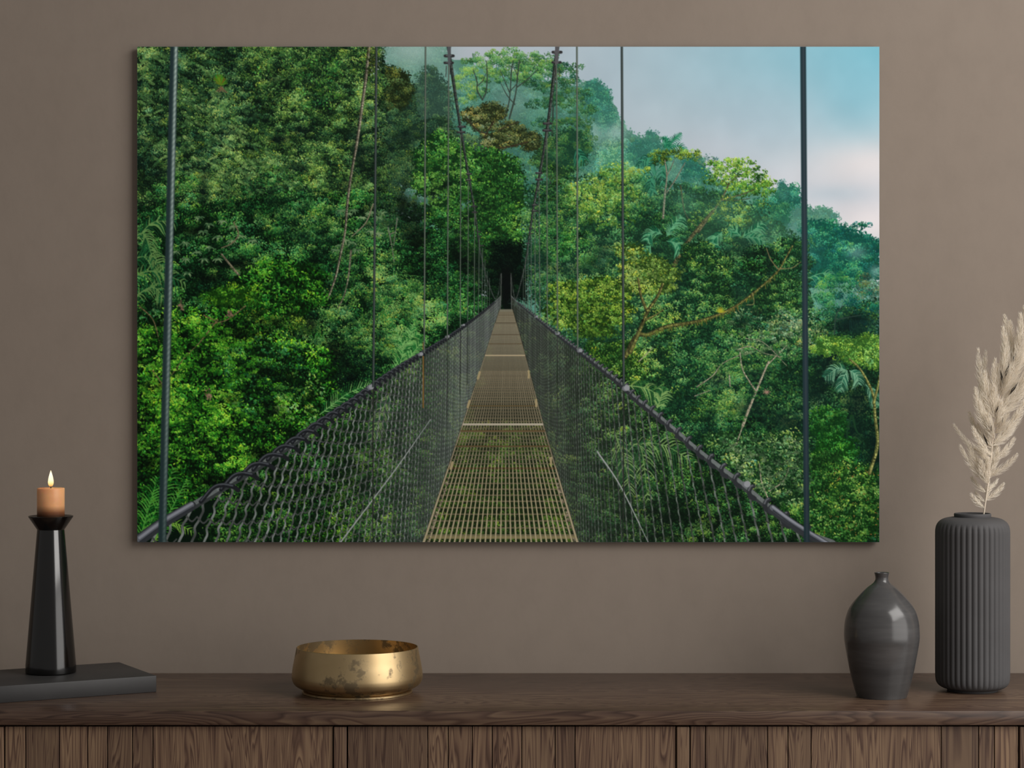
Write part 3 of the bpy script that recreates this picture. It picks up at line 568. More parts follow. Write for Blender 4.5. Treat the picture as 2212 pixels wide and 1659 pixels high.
    # wires of the nets
    def net(rx, ry, edge, sgn, col0):
        s = 3.0
        xs = []
        x = 1082. - 4 if sgn < 0 else 1106. + 4
        while 296 < x < 1800:
            xs.append(x); d = abs(x - V[0]); x += sgn * max(2.6, d * float(np.interp(d, [20, 200, 400, 600], [.031, .036, .043, .052]) if sgn < 0 else np.interp(d, [20, 150, 250, 330], [.031, .033, .05, .062])))
        for i, x in enumerate(xs):
            y = float(np.interp(x, rx, ry)); d = abs(x - V[0]); sp = max(2.6, d * .034)
            lean = sgn * np.interp(d, [60, 200, 400, 700], [.0, .06, .26, .36]) * (1 if sgn < 0 else .75)
            if sgn < 0: xe = lambda t: x + lean * t
            ys = np.arange(y, min(1172, y + 420 + d), .45)
            q = ys - y; per = max(6, sp * 2.3)
            ph = q / per + .5 * (i % 2); wob = (np.sin(ph * 2 * np.pi) + .35 * np.sin(ph * 4 * np.pi + .6)) * sp * (.11 if sgn < 0 else .045) * r.uniform(.7, 1.2)
            px = x + lean * q + wob
            keep = (px < edge(ys) - 2) if sgn < 0 else (px > edge(ys) + 2)
            if not keep.any(): continue
            k = np.interp(d, [20, 120, 300, 600], [.75, .85, .95, 1.0])
            w = np.interp(d, [20, 150, 300, 650], [.55, .75, 1.3, 2.6]) * (1 if sgn < 0 else .9)
            c = np.asarray(col0, np.float32)[None] * (r.uniform(.75, 1.15) * k) * (.82 + .3 * np.sin(q / per * 2 * np.pi)[:, None] * .6)
            a.dots(px[keep], ys[keep], np.full(keep.sum(), w), c[keep])
            if d > 130:                                      # cross links
                for t in np.arange(per * .5 * (1 + i % 2), 420 + d, per):
                    yk = y + t; xk = x + lean * t
                    if yk > 1170 or (sgn < 0 and xk > edge(yk) - 4) or (sgn > 0 and xk < edge(yk) + 4): continue
                    if sgn < 0: a.stroke([(xk - sp * .05, yk - per * .08), (xk + sp * .45, yk + per * .13), (xk + sp * .98, yk - per * .06)], w * 1.5, w * 1.3, np.asarray(col0) * .50)
                    else: a.stroke([(xk - sp * .25, yk - per * .06), (xk + sp * .3, yk + per * .08)], w * 1.2, w, np.asarray(col0) * .45)
    net(RLx, RLy, dl, -1, (136, 144, 142)); net(RRx, RRy, dr, 1, (108, 118, 112))
    for p in [[(735, 1171), (800, 1085), (860, 1005), (930, 905)], [(1290, 975), (1340, 1050), (1400, 1171)]]: a.stroke(p, 3.4, 1.6, (120, 128, 128), (160, 166, 164))
    for x, lo in [(806, 1171), (916, 880), (966, 900), (994, 850), (1010, 830), (1347, 1160), (1247, 1100), (1204, 960)]:
        y = float(np.interp(x, RLx, RLy) if x < 1093 else np.interp(x, RRx, RRy)); a.stroke([(x, y), (x - 1, lo)], 3.2 if x in (806, 1347) else 1.8, 1.6, (40, 44, 40))
    a.stroke([(914, 740), (914, 880)], 2.4, 2, (132, 96, 44))
    # deck
    for side in (dl, dr):
        ys = np.arange(668, 1172, .5); a.dots(side(ys), ys, np.interp(ys, [668, 1171], [.8, 3.0]), np.tile(np.array([[30, 30, 20]], np.float32), (len(ys), 1)))
    xx2, yy2 = xx, yy; md = (xx2 > dl(yy2)) & (xx2 < dr(yy2)) & (yy2 > 667)
    f = np.clip((1010 - yy2) / 200, 0, 1); f = (.26 + .62 * f) * md
    wd = np.clip((yy2 - 700) / 200, 0, 1)[..., None]; cd = np.array([128, 124, 106], np.float32) * (1 - wd) + np.array([66, 59, 44], np.float32) * wd
    sub[:] = sub * (1 - f[..., None]) + cd * f[..., None]
    nb = 30
    for i in range(nb + 1):
        t = i / nb; ys = np.arange(676, 1172, .5); px = dl(ys) * (1 - t) + dr(ys) * t
        w = np.interp(ys, [676, 800, 1000, 1171], [.3, .5, .95, 1.7]) * (1.5 if i in (0, nb) else 1)
        k = np.interp(ys, [676, 760, 900, 1171], [.9, .95, 1.0, 1.06])[:, None] * r.uniform(.88, 1.08)
        a.dots(px, ys, w, np.array([[136, 128, 106]], np.float32) * k * (1 + .05 * r.randn(len(ys), 1)))
    nrow = 0; Z = 1.0
    while True:
        y = 640 + 531 / Z
        if y < 672: break
        if y < 1171:
            w = float(np.interp(y, [672, 800, 1000, 1171], [.25, .5, .85, 1.5]))
            xs = np.arange(dl(y), dr(y), .5); bow = 2.0 * np.sin((xs - dl(y)) / (dr(y) - dl(y)) * np.pi) * (1 if 730 < y < 780 else 0)
            a.dots(xs, y - bow, np.full(len(xs), w), np.array([[108, 98, 76]], np.float32) * (.92 + .16 * r.rand()) * np.ones((len(xs), 1), np.float32))
        Z *= 1.031 if y > 1040 else 1.027; nrow += 1
    for y, w, c in [(916, 4.5, (172, 164, 146)), (767, 2.2, (176, 160, 128)), (1011, 5, (66, 52, 32)), (1160, 6, (122, 114, 78)), (963, 2.5, (84, 66, 40)), (930, 3, (90, 72, 46)), (722, 1.4, (80, 70, 54)), (697, 1.2, (74, 66, 52)), (680, 1, (70, 64, 50)), (742, 1.4, (84, 70, 50)), (876, 2, (92, 78, 50))]:
        a.stroke([(float(dl(y)) + 1, y), (float(dr(y)) - 1, y)], w, w, c)
    for i in range(0, nb + 1):
        t = i / nb; ys = np.arange(1005, 1172, .5); px = dl(ys) * (1 - t) + dr(ys) * t
        a.dots(px, ys, np.interp(ys, [1000, 1171], [.7, 1.15]), np.tile(np.array([[166, 154, 122]], np.float32), (len(ys), 1)))
    for (x, y) in [(975, 1005), (1190, 995), (1012, 872), (1158, 870), (1034, 810), (1142, 808)]: a.stroke([(x - (x < 1093) * -2, y - 7), (x - (x < 1093) * 2, y + 7)], 5, 5, (156, 142, 104))
    for k in range(70):
        y = 1030 + 140 * r.rand(); s = r.rand() < .5; x = dl(y) + 6 + 4 * r.rand() if s else dr(y) - 8 + 4 * r.rand()
        a.dots(np.array([x]), np.array([y]), np.array([2.2]), np.array([[140, 128, 108]], np.float32) * r.uniform(.5, 1.1))
    # handrails: a light core with dark coils wound round it
    for rx, ry, sgn in ((RLx, RLy, -1), (RRx, RRy, 1)):
        p = a.curve(list(zip(rx, ry)), .5); d = np.abs(p[:, 0] - V[0]); w = np.interp(d, [10, 60, 200, 400, 700], [2.2, 4.0, 8.5, 13.5, 17])
        a.dots(p[:, 0], p[:, 1] + w * .12, w / 2, np.tile(np.array([[54, 60, 60]], np.float32), (len(p), 1)))
        a.dots(p[:, 0], p[:, 1] - w * .12, w * .28, np.tile(np.array([[102, 110, 110]], np.float32), (len(p), 1)) * (1 + .06 * r.randn(len(p), 1)))
        i = 0; i = 60
        seq = range(len(p)) if sgn > 0 else range(len(p) - 1, -1, -1)
        nxt = 26.0
        for i in seq:
            if d[i] < nxt: continue
            if d[i] > 655: break
            ww = w[i]; x, y = p[i]
            sp = float(np.interp(d[i], [20, 120, 220, 313, 393, 500, 600], [2.2, 4.5, 8.5, 12.5, 18, 29, 46])) if sgn < 0 else float(np.interp(d[i], [20, 150, 250, 350, 450, 550, 640], [2.4, 6.5, 11.5, 20, 27, 36, 54]))
            if sgn < 0:
                h = min(2.6 * ww, sp * 1.25)
                c = [(x - h * .95, y + h * .60 + ww * .12), (x - h * .35, y - ww * .10), (x + h * .15, y - ww * .55), (x + h * .70, y - ww * .35), (x + h, y + ww * .15)]
                a.stroke(c, ww * .55, ww * .60, (30, 33, 37)); a.stroke([(q[0], q[1] - ww * .14) for q in c[:-1]], ww * .16, ww * .20, (74, 79, 86))
            else:
                c = [(x + ww * .35, y - ww * .78), (x + ww * .05, y - ww * .62), (x - ww * .25, y - ww * .05), (x - ww * .10, y + ww * .55), (x + ww * .55, y + ww * 1.05)]
                a.stroke(c, ww * .62, ww * .66, (44, 47, 51)); a.stroke([(q[0] - ww * .08, q[1] - ww * .10) for q in c[:3]], ww * .22, ww * .2, (92, 96, 102))
            nxt = d[i] + sp
    for p, w in [([(300, 1166), (350, 1130), (414, 1092)], 25), ([(1668, 1099), (1706, 1127), (1745, 1152), (1795, 1182)], 20)]:
        a.stroke(p, w, w * .8, (50, 54, 58)); a.stroke([(x, y - 3) for x, y in p], w * .55, w * .45, (92, 97, 105)); a.stroke([(x + 1, y - 5) for x, y in p], w * .22, w * .2, (134, 139, 150))
        a.stroke([(x + 2, y + 3) for x, y in p], 2.5, 2.5, (48, 52, 58))
    for x, y, w in [(800, 836, 11), (908, 765, 8), (1352, 838, 13), (1252, 757, 8), (1204, 720, 6), (1000, 702, 5), (966, 727, 6), (1158, 684, 5), (1612, 1046, 14)]:
        a.dots(np.array([x - 2., x + 2.]), np.array([y, y - 1.]), np.array([w / 2., w / 2.]), np.array([[104, 108, 114], [140, 144, 150]], np.float32))
    # gate posts and far cables
    for s in (-1, 1):
        x = 1093 + s * 10.5
        for y in range(590, 668): a.dots(np.array([x + s * max(0, (y - 600)) * .02]), np.array([float(y)]), np.array([.8]), np.array([[92, 96, 92]], np.float32))
    # main cables
    ML = [(968, 100), (974, 140), (985, 215), (996, 285), (1006, 345), (1014, 390), (1025, 455), (1035, 530), (1044, 575), (1055, 612), (1065, 638), (1071, 645), (1077, 628), (1081, 592)]
    MR = [(1204, 100), (1199, 140), (1190, 215), (1181, 285), (1171, 345), (1163, 390), (1151, 455), (1143, 510), (1136, 560), (1126, 605), (1117, 638), (1112, 645), (1107, 620), (1104, 590)]
    a.stroke(ML, 7, 1.6, (28, 36, 34), (60, 68, 64), .2); a.stroke(MR, 8, 1.6, (30, 36, 34), (62, 70, 66), .2)
    for x, y, s in [(970, 120, 1.3), (969, 135, 1.2), (997, 273, 1), (996, 285, 1), (1013, 375, .8), (1012, 388, .8), (1024, 445, .7), (1025, 458, .7), (1034, 500, .6), (1035, 510, .6), (1041, 530, .5),
                    (1203, 112, 1.3), (1202, 134, 1.2), (1182, 266, 1.1), (1181, 281, 1.1), (1164, 373, .9), (1164, 387, .9), (1155, 442, .8), (1155, 455, .8), (1147, 493, .6), (1146, 504, .6), (1140, 525, .6)]:
        a.stroke([(x - 7 * s, y), (x + 7 * s, y)], 4.6 * s, 4.6 * s, (44, 44, 46)); a.stroke([(x - 5 * s, y - 1), (x + 4 * s, y - 1)], 1.4 * s, 1.4 * s, (96, 96, 98))
    a.stroke([(970, 100), (970, 140)], 8, 5, (78, 82, 86)); a.stroke([(1203, 100), (1202, 135)], 9, 7, (82, 82, 86))
    # hangers
    H = [(813, 100, 806, 836, 5.0), (919, 100, 916, 762, 3.4), (969, 140, 966, 732, 2.8), (995, 290, 994, 708, 2.2), (1011.5, 390, 1010, 695, 1.8), (1025, 460, 1024, 686, 1.8), (1035, 512, 1033, 680, 1.6), (1042, 535, 1041, 672, 1.5), (1047.5, 560, 1047, 668, 1.3), (1052, 585, 1052, 664, 1.2), (1057, 600, 1057, 660, 1.1),
         (1343, 100, 1347, 834, 5.2), (1246, 100, 1247.5, 752, 3.6), (1202, 140, 1204, 720, 3.0), (1181, 285, 1182, 704, 2.4), (1164, 390, 1166, 690, 2.0), (1155, 457, 1156, 684, 1.8), (1147, 506, 1147, 678, 1.6), (1140.5, 530, 1140, 672, 1.5), (1135, 555, 1134.5, 667, 1.3), (1130, 580, 1130, 663, 1.2)]
    for x0_, y0_, x1_, y1_, w in H:
        a.cable(x0_, y0_, x1_, y1_, w, (34, 42, 42) if w > 4.5 else (52, 62, 56), (84, 96, 94) if w > 4.5 else (124, 136, 122), .7, .25)
    for x, y in [(968, 160), (1204, 165)]: a.stroke([(x - 4, y - 18), (x - 5, y + 5)], 1.8, 1.4, (54, 50, 48)); a.stroke([(x + 4, y - 18), (x + 4, y)], 1.6, 1.2, (54, 50, 48))
    a.cable(376, 100, 350, 1171, 17.5, (34, 52, 54), (168, 190, 182), 3.4, .46, .55)
    # the left cable grows darker towards its foot
    a.cable(1734.5, 100, 1742.5, 1171, 12.5, (28, 48, 54), (46, 58, 66), 2.4, .1)
    return a.result()

# ================================================================= helpers
def lin(r, g, b):
    f = lambda c: (c / 255 / 12.92) if c / 255 <= .04045 else ((c / 255 + .055) / 1.055) ** 2.4
    return (f(r), f(g), f(b), 1.0)

def link(o, parent=None):
    COL.objects.link(o)
    if parent is not None: o.parent = parent
    return o

def tag(o, label=None, cat=None, group=None, kind=None):
    if label: o['label'] = label
    if cat: o['category'] = cat
    if group: o['group'] = group
    if kind: o['kind'] = kind
    return o

def empty(name, loc, rz=0.0):
    o = bpy.data.objects.new(name, None); o.location = loc; o.rotation_euler = (0, 0, rz); o.empty_display_size = .05
    return link(o)

def mesh_obj(name, bm, mat, parent=None, smooth=True, angle=40):
    me = bpy.data.meshes.new(name); bmesh.ops.recalc_face_normals(bm, faces=bm.faces[:]); bm.to_mesh(me); bm.free()
    if mat is not None: me.materials.append(mat)
    o = bpy.data.objects.new(name, me)
    if smooth:
        me.polygons.foreach_set('use_smooth', [True] * len(me.polygons))
        me.set_sharp_from_angle(angle=math.radians(angle))
    return link(o, parent)

def add_box(bm, x0, x1, y0, y1, z0, z1, bevel=0.0, seg=2):
    v = [bm.verts.new((x, y, z)) for z in (z0, z1) for y in (y0, y1) for x in (x0, x1)]
    fs = [bm.faces.new([v[i] for i in q]) for q in ((0, 2, 3, 1), (4, 5, 7, 6), (0, 1, 5, 4), (2, 6, 7, 3), (0, 4, 6, 2), (1, 3, 7, 5))]
    if bevel > 0:
        es = list({e for f in fs for e in f.edges})
        bmesh.ops.bevel(bm, geom=es, offset=bevel, segments=seg, profile=.5, affect='EDGES')
    return fs

def add_lathe(bm, prof, n=96, rfun=None):
    """turn a list of (radius, z); rfun(angle, z, r) may change the radius"""
    rings = []
    for r, z in prof:
        if r < 1e-6: rings.append([bm.verts.new((0, 0, z))]); continue
        ring = []
        for i in range(n):
            a = 2 * math.pi * i / n; q = rfun(a, z, r) if rfun else r
            ring.append(bm.verts.new((q * math.cos(a), q * math.sin(a), z)))
        rings.append(ring)
    for A, B in zip(rings, rings[1:]):
        for i in range(n):
            j = (i + 1) % n
            if len(A) == 1 and len(B) == 1: continue
            if len(A) == 1: bm.faces.new((A[0], B[j], B[i]))
            elif len(B) == 1: bm.faces.new((A[i], A[j], B[0]))
            else: bm.faces.new((A[i], A[j], B[j], B[i]))

def smooth_profile(pts, n=8):
    """Catmull-Rom through (r, z) points"""
    p = [np.array(q, float) for q in pts]; p = [2 * p[0] - p[1]] + p + [2 * p[-1] - p[-2]]; out = []
    for i in range(1, len(p) - 2):
        for k in range(n):
            t = k / n
            out.append(.5 * (2 * p[i] + (p[i + 1] - p[i - 1]) * t + (2 * p[i - 1] - 5 * p[i] + 4 * p[i + 1] - p[i + 2]) * t * t + (3 * p[i] - p[i - 1] - 3 * p[i + 1] + p[i + 2]) * t ** 3))
    out.append(p[-2]); return [(max(0.0, float(q[0])), float(q[1])) for q in out]

def add_tube(bm, pts, rad, n=6, cap=True):
    rings = []; pts = [Vector(p) for p in pts]
    for i, p in enumerate(pts):
        d = (pts[min(i + 1, len(pts) - 1)] - pts[max(i - 1, 0)]).normalized()
        u = d.cross(Vector((.3, .9, .1))).normalized(); w = d.cross(u); r = rad[i] if isinstance(rad, (list, tuple)) else rad
        rings.append([bm.verts.new(p + (u * math.cos(2 * math.pi * k / n) + w * math.sin(2 * math.pi * k / n)) * r) for k in range(n)])
    for A, B in zip(rings, rings[1:]):
        for k in range(n): bm.faces.new((A[k], A[(k + 1) % n], B[(k + 1) % n], B[k]))
    if cap: bm.faces.new(rings[0]); bm.faces.new(rings[-1])

# ================================================================= materials
def new_mat(name):
    m = bpy.data.materials.new(name); m.use_nodes = True; nt = m.node_tree; b = nt.nodes['Principled BSDF']
    return m, nt, b

def N(nt, typ, **kw):
    n = nt.nodes.new(typ)
    for k, v in kw.items():
        if k in n.inputs: n.inputs[k].default_value = v
        else: setattr(n, k, v)
    return n

def ramp(nt, stops, fac=None, interp='LINEAR'):
    r = nt.nodes.new('ShaderNodeValToRGB'); e = r.color_ramp; e.interpolation = interp
    while len(e.elements) < len(stops): e.elements.new(.5)
    for el, (p, c) in zip(e.elements, stops): el.position = p; el.color = c
    if fac is not None: nt.links.new(fac, r.inputs[0])
    return r

def coords(nt, scale=(1, 1, 1), out='Object', loc=(0, 0, 0)):
    tc = nt.nodes.new('ShaderNodeTexCoord'); mp = nt.nodes.new('ShaderNodeMapping')
    mp.inputs['Scale'].default_value = scale; mp.inputs['Location'].default_value = loc; nt.links.new(tc.outputs[out], mp.inputs[0]); return mp.outputs[0]

def mix(nt, a, b, fac, mode='MIX'):
    m = nt.nodes.new('ShaderNodeMix'); m.data_type = 'RGBA'; m.blend_type = mode
    for sock, v in ((m.inputs[0], fac), (m.inputs[6], a), (m.inputs[7], b)):
        if hasattr(v, 'is_linked'): nt.links.new(v, sock)
        else: sock.default_value = v
    return m.outputs[2]

def bump(nt, b, height, strength=.2, dist=.001):
    n = N(nt, 'ShaderNodeBump', Strength=strength, Distance=dist); nt.links.new(height, n.inputs['Height']); nt.links.new(n.outputs[0], b.inputs['Normal'])

def mat_wall():
    m, nt, b = new_mat('taupe_plaster')
    n1 = N(nt, 'ShaderNodeTexNoise', Scale=1.6, Detail=4.0, Roughness=.6); nt.links.new(coords(nt, (1, 1, .8)), n1.inputs['Vector'])
    c = ramp(nt, [(.3, WALL_A), (.7, WALL_B)], n1.outputs[0])
    n3 = N(nt, 'ShaderNodeTexNoise', Scale=26.0, Detail=6.0, Roughness=.65); nt.links.new(coords(nt, (1, 1, .7)), n3.inputs['Vector'])
    k = ramp(nt, [(.30, (.955, .955, .955, 1)), (.55, (1, 1, 1, 1)), (.8, (1.02, 1.02, 1.02, 1))], n3.outputs[0])
    col = mix(nt, c.outputs[0], k.outputs[0], 1.0, 'MULTIPLY')
    v = N(nt, 'ShaderNodeTexVoronoi', Scale=5.0); nt.links.new(coords(nt), v.inputs['Vector'])        # stray pinholes
    pin = ramp(nt, [(.0, (.35, .33, .31, 1)), (.012, (.5, .48, .46, 1)), (.02, (1, 1, 1, 1))], v.outputs['Distance'])
    col = mix(nt, col, pin.outputs[0], .8, 'MULTIPLY'); nt.links.new(col, b.inputs['Base Color'])
    b.inputs['Roughness'].default_value = .85; b.inputs['Specular IOR Level'].default_value = .25
    n2 = N(nt, 'ShaderNodeTexNoise', Scale=90.0, Detail=5.0, Roughness=.6); nt.links.new(coords(nt, (1, 1, .6)), n2.inputs['Vector'])
    h = mix(nt, n2.outputs[0], n3.outputs[0], .5); bump(nt, b, h, .22, .0015)
    return m

def mat_wood(name, along, attr=False, rough=.45, tone=1.0, spec=.4, contrast=1.0, seed=0.0, coat=0.0):
    """dark walnut; along = axis of the grain ('x' or 'z')"""
    m, nt, b = new_mat(name)
    st = {'x': (.07, 1, 1), 'z': (1, 1, .05)}[along]
    tc = nt.nodes.new('ShaderNodeTexCoord'); vec = tc.outputs['Object']
    if attr:
        at = N(nt, 'ShaderNodeAttribute', attribute_name='plank'); add = N(nt, 'ShaderNodeVectorMath', operation='ADD')
        sc = N(nt, 'ShaderNodeVectorMath', operation='MULTIPLY'); sc.inputs[1].default_value = (3.1, 7.7, 5.3)
        nt.links.new(at.outputs['Color'], sc.inputs[0]); nt.links.new(vec, add.inputs[0]); nt.links.new(sc.outputs[0], add.inputs[1]); vec = add.outputs[0]
    def mp(s):
        q = nt.nodes.new('ShaderNodeMapping'); q.inputs['Scale'].default_value = s; q.inputs['Location'].default_value = (seed, seed * .7, seed * .3); nt.links.new(vec, q.inputs[0]); return q.outputs[0]
    big = N(nt, 'ShaderNodeTexNoise', Scale=11.0, Detail=3.0, Roughness=.55, Distortion=.6); nt.links.new(mp((st[0] * 2.2, st[1], st[2] * 2.2) if along == 'z' else (st[0] * 2.2, 1, 1)), big.inputs['Vector'])
    rings = N(nt, 'ShaderNodeMath', operation='MULTIPLY'); rings.inputs[1].default_value = 30.0; nt.links.new(big.outputs[0], rings.inputs[0])
    saw = N(nt, 'ShaderNodeMath', operation='FRACT'); nt.links.new(rings.outputs[0], saw.inputs[0])
    grain = ramp(nt, [(0, (.30, .30, .30, 1)), (.22, (.9, .9, .9, 1)), (.7, (.70, .70, .70, 1)), (1, (.30, .30, .30, 1))], saw.outputs[0])
    fib = N(nt, 'ShaderNodeTexNoise', Scale=140.0, Detail=4.0, Roughness=.7); nt.links.new(mp(tuple(x * (.35 if x < 1 else 1) for x in st)), fib.inputs['Vector'])
    wide = N(nt, 'ShaderNodeTexNoise', Scale=5.0, Detail=2.0); nt.links.new(mp(tuple(x * (3 if x < 1 else 1) for x in st)), wide.inputs['Vector'])
    a = N(nt, 'ShaderNodeMath', operation='MULTIPLY'); a.inputs[1].default_value = .46 * contrast; nt.links.new(grain.outputs[0], a.inputs[0])
    f2 = N(nt, 'ShaderNodeMath', operation='MULTIPLY_ADD'); f2.inputs[1].default_value = .46 ; nt.links.new(fib.outputs[0], f2.inputs[0]); nt.links.new(a.outputs[0], f2.inputs[2])
    f3 = N(nt, 'ShaderNodeMath', operation='MULTIPLY_ADD'); f3.inputs[1].default_value = .5; nt.links.new(wide.outputs[0], f3.inputs[0]); nt.links.new(f2.outputs[0], f3.inputs[2])
    t = tone; L = lambda r, g, bb: tuple(c * t for c in lin(r, g, bb)[:3]) + (1,)
    cr = ramp(nt, [(.36, L(30, 19, 16)), (.56, L(77, 56, 46)), (.74, L(110, 85, 71)), (.95, L(150, 124, 100))], f3.outputs[0])
    col = cr.outputs[0]
    if attr:
        sep = nt.nodes.new('ShaderNodeSeparateColor'); nt.links.new(at.outputs['Color'], sep.inputs[0])
        tr = ramp(nt, [(0, (.62, .60, .60, 1)), (1, (1.18, 1.16, 1.1, 1))], sep.outputs[2]); col = mix(nt, col, tr.outputs[0], 1.0, 'MULTIPLY')
    nt.links.new(col, b.inputs['Base Color'])
    b.inputs['Roughness'].default_value = rough; b.inputs['Specular IOR Level'].default_value = spec
    if coat: b.inputs['Coat Weight'].default_value = coat; b.inputs['Coat Roughness'].default_value = .3
    bump(nt, b, f2.outputs[0], .18, .0006)
    return m

def mat_plain(name, col, rough=.5, spec=.5, metal=0.0, noise=None, bumpy=None):
    m, nt, b = new_mat(name); b.inputs['Roughness'].default_value = rough; b.inputs['Specular IOR Level'].default_value = spec; b.inputs['Metallic'].default_value = metal
    n = N(nt, 'ShaderNodeTexNoise', Scale=(noise or (20, .06))[0], Detail=4.0); nt.links.new(coords(nt), n.inputs['Vector'])
    k = (noise or (20, .06))[1]; c = ramp(nt, [(.3, tuple(x * (1 - k) for x in col[:3]) + (1,)), (.7, tuple(x * (1 + k) for x in col[:3]) + (1,))], n.outputs[0])
    nt.links.new(c.outputs[0], b.inputs['Base Color'])
    if bumpy: 
        n2 = N(nt, 'ShaderNodeTexNoise', Scale=bumpy[0], Detail=3.0); nt.links.new(coords(nt), n2.inputs['Vector']); bump(nt, b, n2.outputs[0], bumpy[1], .001)
    return m

def mat_glazed():
    m, nt, b = new_mat('glazed_charcoal_ceramic')                   # faint horizontal throwing rings
    n = N(nt, 'ShaderNodeTexNoise', Scale=10.0, Detail=4.0, Roughness=.6); nt.links.new(coords(nt, (.5, .5, 3.4)), n.inputs['Vector'])
    c = ramp(nt, [(.32, lin(62, 61, 61)), (.52, lin(73, 72, 72)), (.75, lin(88, 87, 87))], n.outputs[0]); nt.links.new(c.outputs[0], b.inputs['Base Color'])
    r = ramp(nt, [(.3, (.12, .12, .12, 1)), (.7, (.26, .26, .26, 1))], n.outputs[0]); nt.links.new(r.outputs[0], b.inputs['Roughness'])
    b.inputs['Specular IOR Level'].default_value = .5
    bump(nt, b, n.outputs[0], .06, .002)
    return m

def mat_brass():
    m, nt, b = new_mat('aged_brass'); b.inputs['Metallic'].default_value = 1.0
    n = N(nt, 'ShaderNodeTexNoise', Scale=55.0, Detail=8.0, Roughness=.66); nt.links.new(coords(nt), n.inputs['Vector'])
    n2 = N(nt, 'ShaderNodeTexNoise', Scale=11.0, Detail=3.0); nt.links.new(coords(nt, loc=(3.3, 1.2, .4)), n2.inputs['Vector'])
    base = ramp(nt, [(.3, (.44, .31, .155, 1)), (.7, (.64, .48, .265, 1))], n2.outputs[0])
    mul = N(nt, 'ShaderNodeMath', operation='MULTIPLY'); nt.links.new(n.outputs[0], mul.inputs[0]); nt.links.new(n2.outputs[0], mul.inputs[1])
    spots = ramp(nt, [(.285, (0, 0, 0, 1)), (.335, (1, 1, 1, 1))], mul.outputs[0])
    col = mix(nt, base.outputs[0], (.26, .20, .12, 1), spots.outputs[0]); nt.links.new(col, b.inputs['Base Color'])
    rr = ramp(nt, [(0, (.40, .40, .40, 1)), (1, (.55, .55, .55, 1))], spots.outputs[0]); nt.links.new(rr.outputs[0], b.inputs['Roughness'])
    bump(nt, b, n.outputs[0], .10, .0006)
    return m

def mat_emit(name, stops, strength):
    m, nt, b = new_mat(name); nt.nodes.remove(b)
    tc = nt.nodes.new('ShaderNodeTexCoord'); s = nt.nodes.new('ShaderNodeSeparateXYZ'); nt.links.new(tc.outputs['Generated'], s.inputs[0])
    r = ramp(nt, stops, s.outputs[2]); e = N(nt, 'ShaderNodeEmission', Strength=strength); nt.links.new(r.outputs[0], e.inputs[0])
    nt.links.new(e.outputs[0], nt.nodes['Material Output'].inputs[0]); return m

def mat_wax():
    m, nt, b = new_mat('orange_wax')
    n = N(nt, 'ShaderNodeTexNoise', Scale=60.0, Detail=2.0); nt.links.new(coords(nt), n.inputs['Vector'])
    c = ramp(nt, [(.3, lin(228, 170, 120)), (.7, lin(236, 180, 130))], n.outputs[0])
    tc = nt.nodes.new('ShaderNodeTexCoord'); s = nt.nodes.new('ShaderNodeSeparateXYZ'); nt.links.new(tc.outputs['Generated'], s.inputs[0])   # wax colour darkens towards the foot
    foot_tone = ramp(nt, [(.03, (.03, .026, .03, 1)), (.20, (.30, .22, .19, 1)), (.42, (1, 1, 1, 1))], s.outputs[2])
    nt.links.new(mix(nt, c.outputs[0], foot_tone.outputs[0], 1.0, 'MULTIPLY'), b.inputs['Base Color'])
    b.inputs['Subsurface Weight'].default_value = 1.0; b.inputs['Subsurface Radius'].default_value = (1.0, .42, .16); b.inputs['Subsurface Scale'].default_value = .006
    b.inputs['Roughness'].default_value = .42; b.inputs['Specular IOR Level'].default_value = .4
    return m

WALL_A, WALL_B = lin(136, 124, 113), lin(142, 130, 119)
M_WALL = mat_wall()
M_FLOOR = mat_wood('oak_floor', 'x', rough=.5)
M_TOP = mat_wood('walnut_top', 'x', rough=.33, tone=.54, spec=.5, contrast=.75, seed=1.3)
M_CARCASS = mat_wood('walnut_carcass', 'z', rough=.5, tone=.62, seed=4.0)
M_DOOR = mat_wood('walnut_planks', 'z', attr=True, rough=.5, tone=.74, contrast=1.1)
M_DARK = mat_plain('black_shadow_gap', lin(14, 12, 11), .8, .2)
M_SLAB = mat_plain('charcoal_slab', lin(52, 51, 51), .5, .4, noise=(14, .12), bumpy=(120, .08))
M_BLACK = mat_plain('black_glazed', lin(7, 6, 6), .16, .72)
M_MATTE = mat_plain('matte_charcoal', lin(78, 77, 78), .7, .3, bumpy=(300, .06))
M_GLAZE = mat_glazed()
M_BRASS = mat_brass()
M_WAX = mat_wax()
M_WICK = mat_plain('burnt_wick', lin(30, 20, 16), .9, .2)
M_FLAME = mat_emit('flame', [(0, (.30, .12, .03, 1)), (.14, (.9, .50, .16, 1)), (.4, (1, .80, .46, 1)), (.8, (1, .88, .62, 1)), (1, (1, .78, .45, 1))], 1.5)
def mat_plume():
    m = mat_plain('cream_plume', lin(253, 249, 241), .85, .1, noise=(90, .03)); nt = m.node_tree; b = nt.nodes['Principled BSDF']      # thin hairs let light through
    t = N(nt, 'ShaderNodeBsdfTranslucent', Color=lin(253, 247, 237)); mx = N(nt, 'ShaderNodeMixShader'); mx.inputs[0].default_value = .5
    nt.links.new(b.outputs[0], mx.inputs[1]); nt.links.new(t.outputs[0], mx.inputs[2]); nt.links.new(mx.outputs[0], nt.nodes['Material Output'].inputs[0]); return m
M_PLUME = mat_plume()
M_STEM = mat_plain('pale_straw', lin(214, 200, 182), .7, .2)
M_GAP = mat_plain('plume_gap_dark', lin(46, 40, 33), .8, .2)  # near-black that imitates the dark gaps in the plume
M_PANEL = mat_plain('white_panel_edge', lin(120, 126, 128), .4, .4)

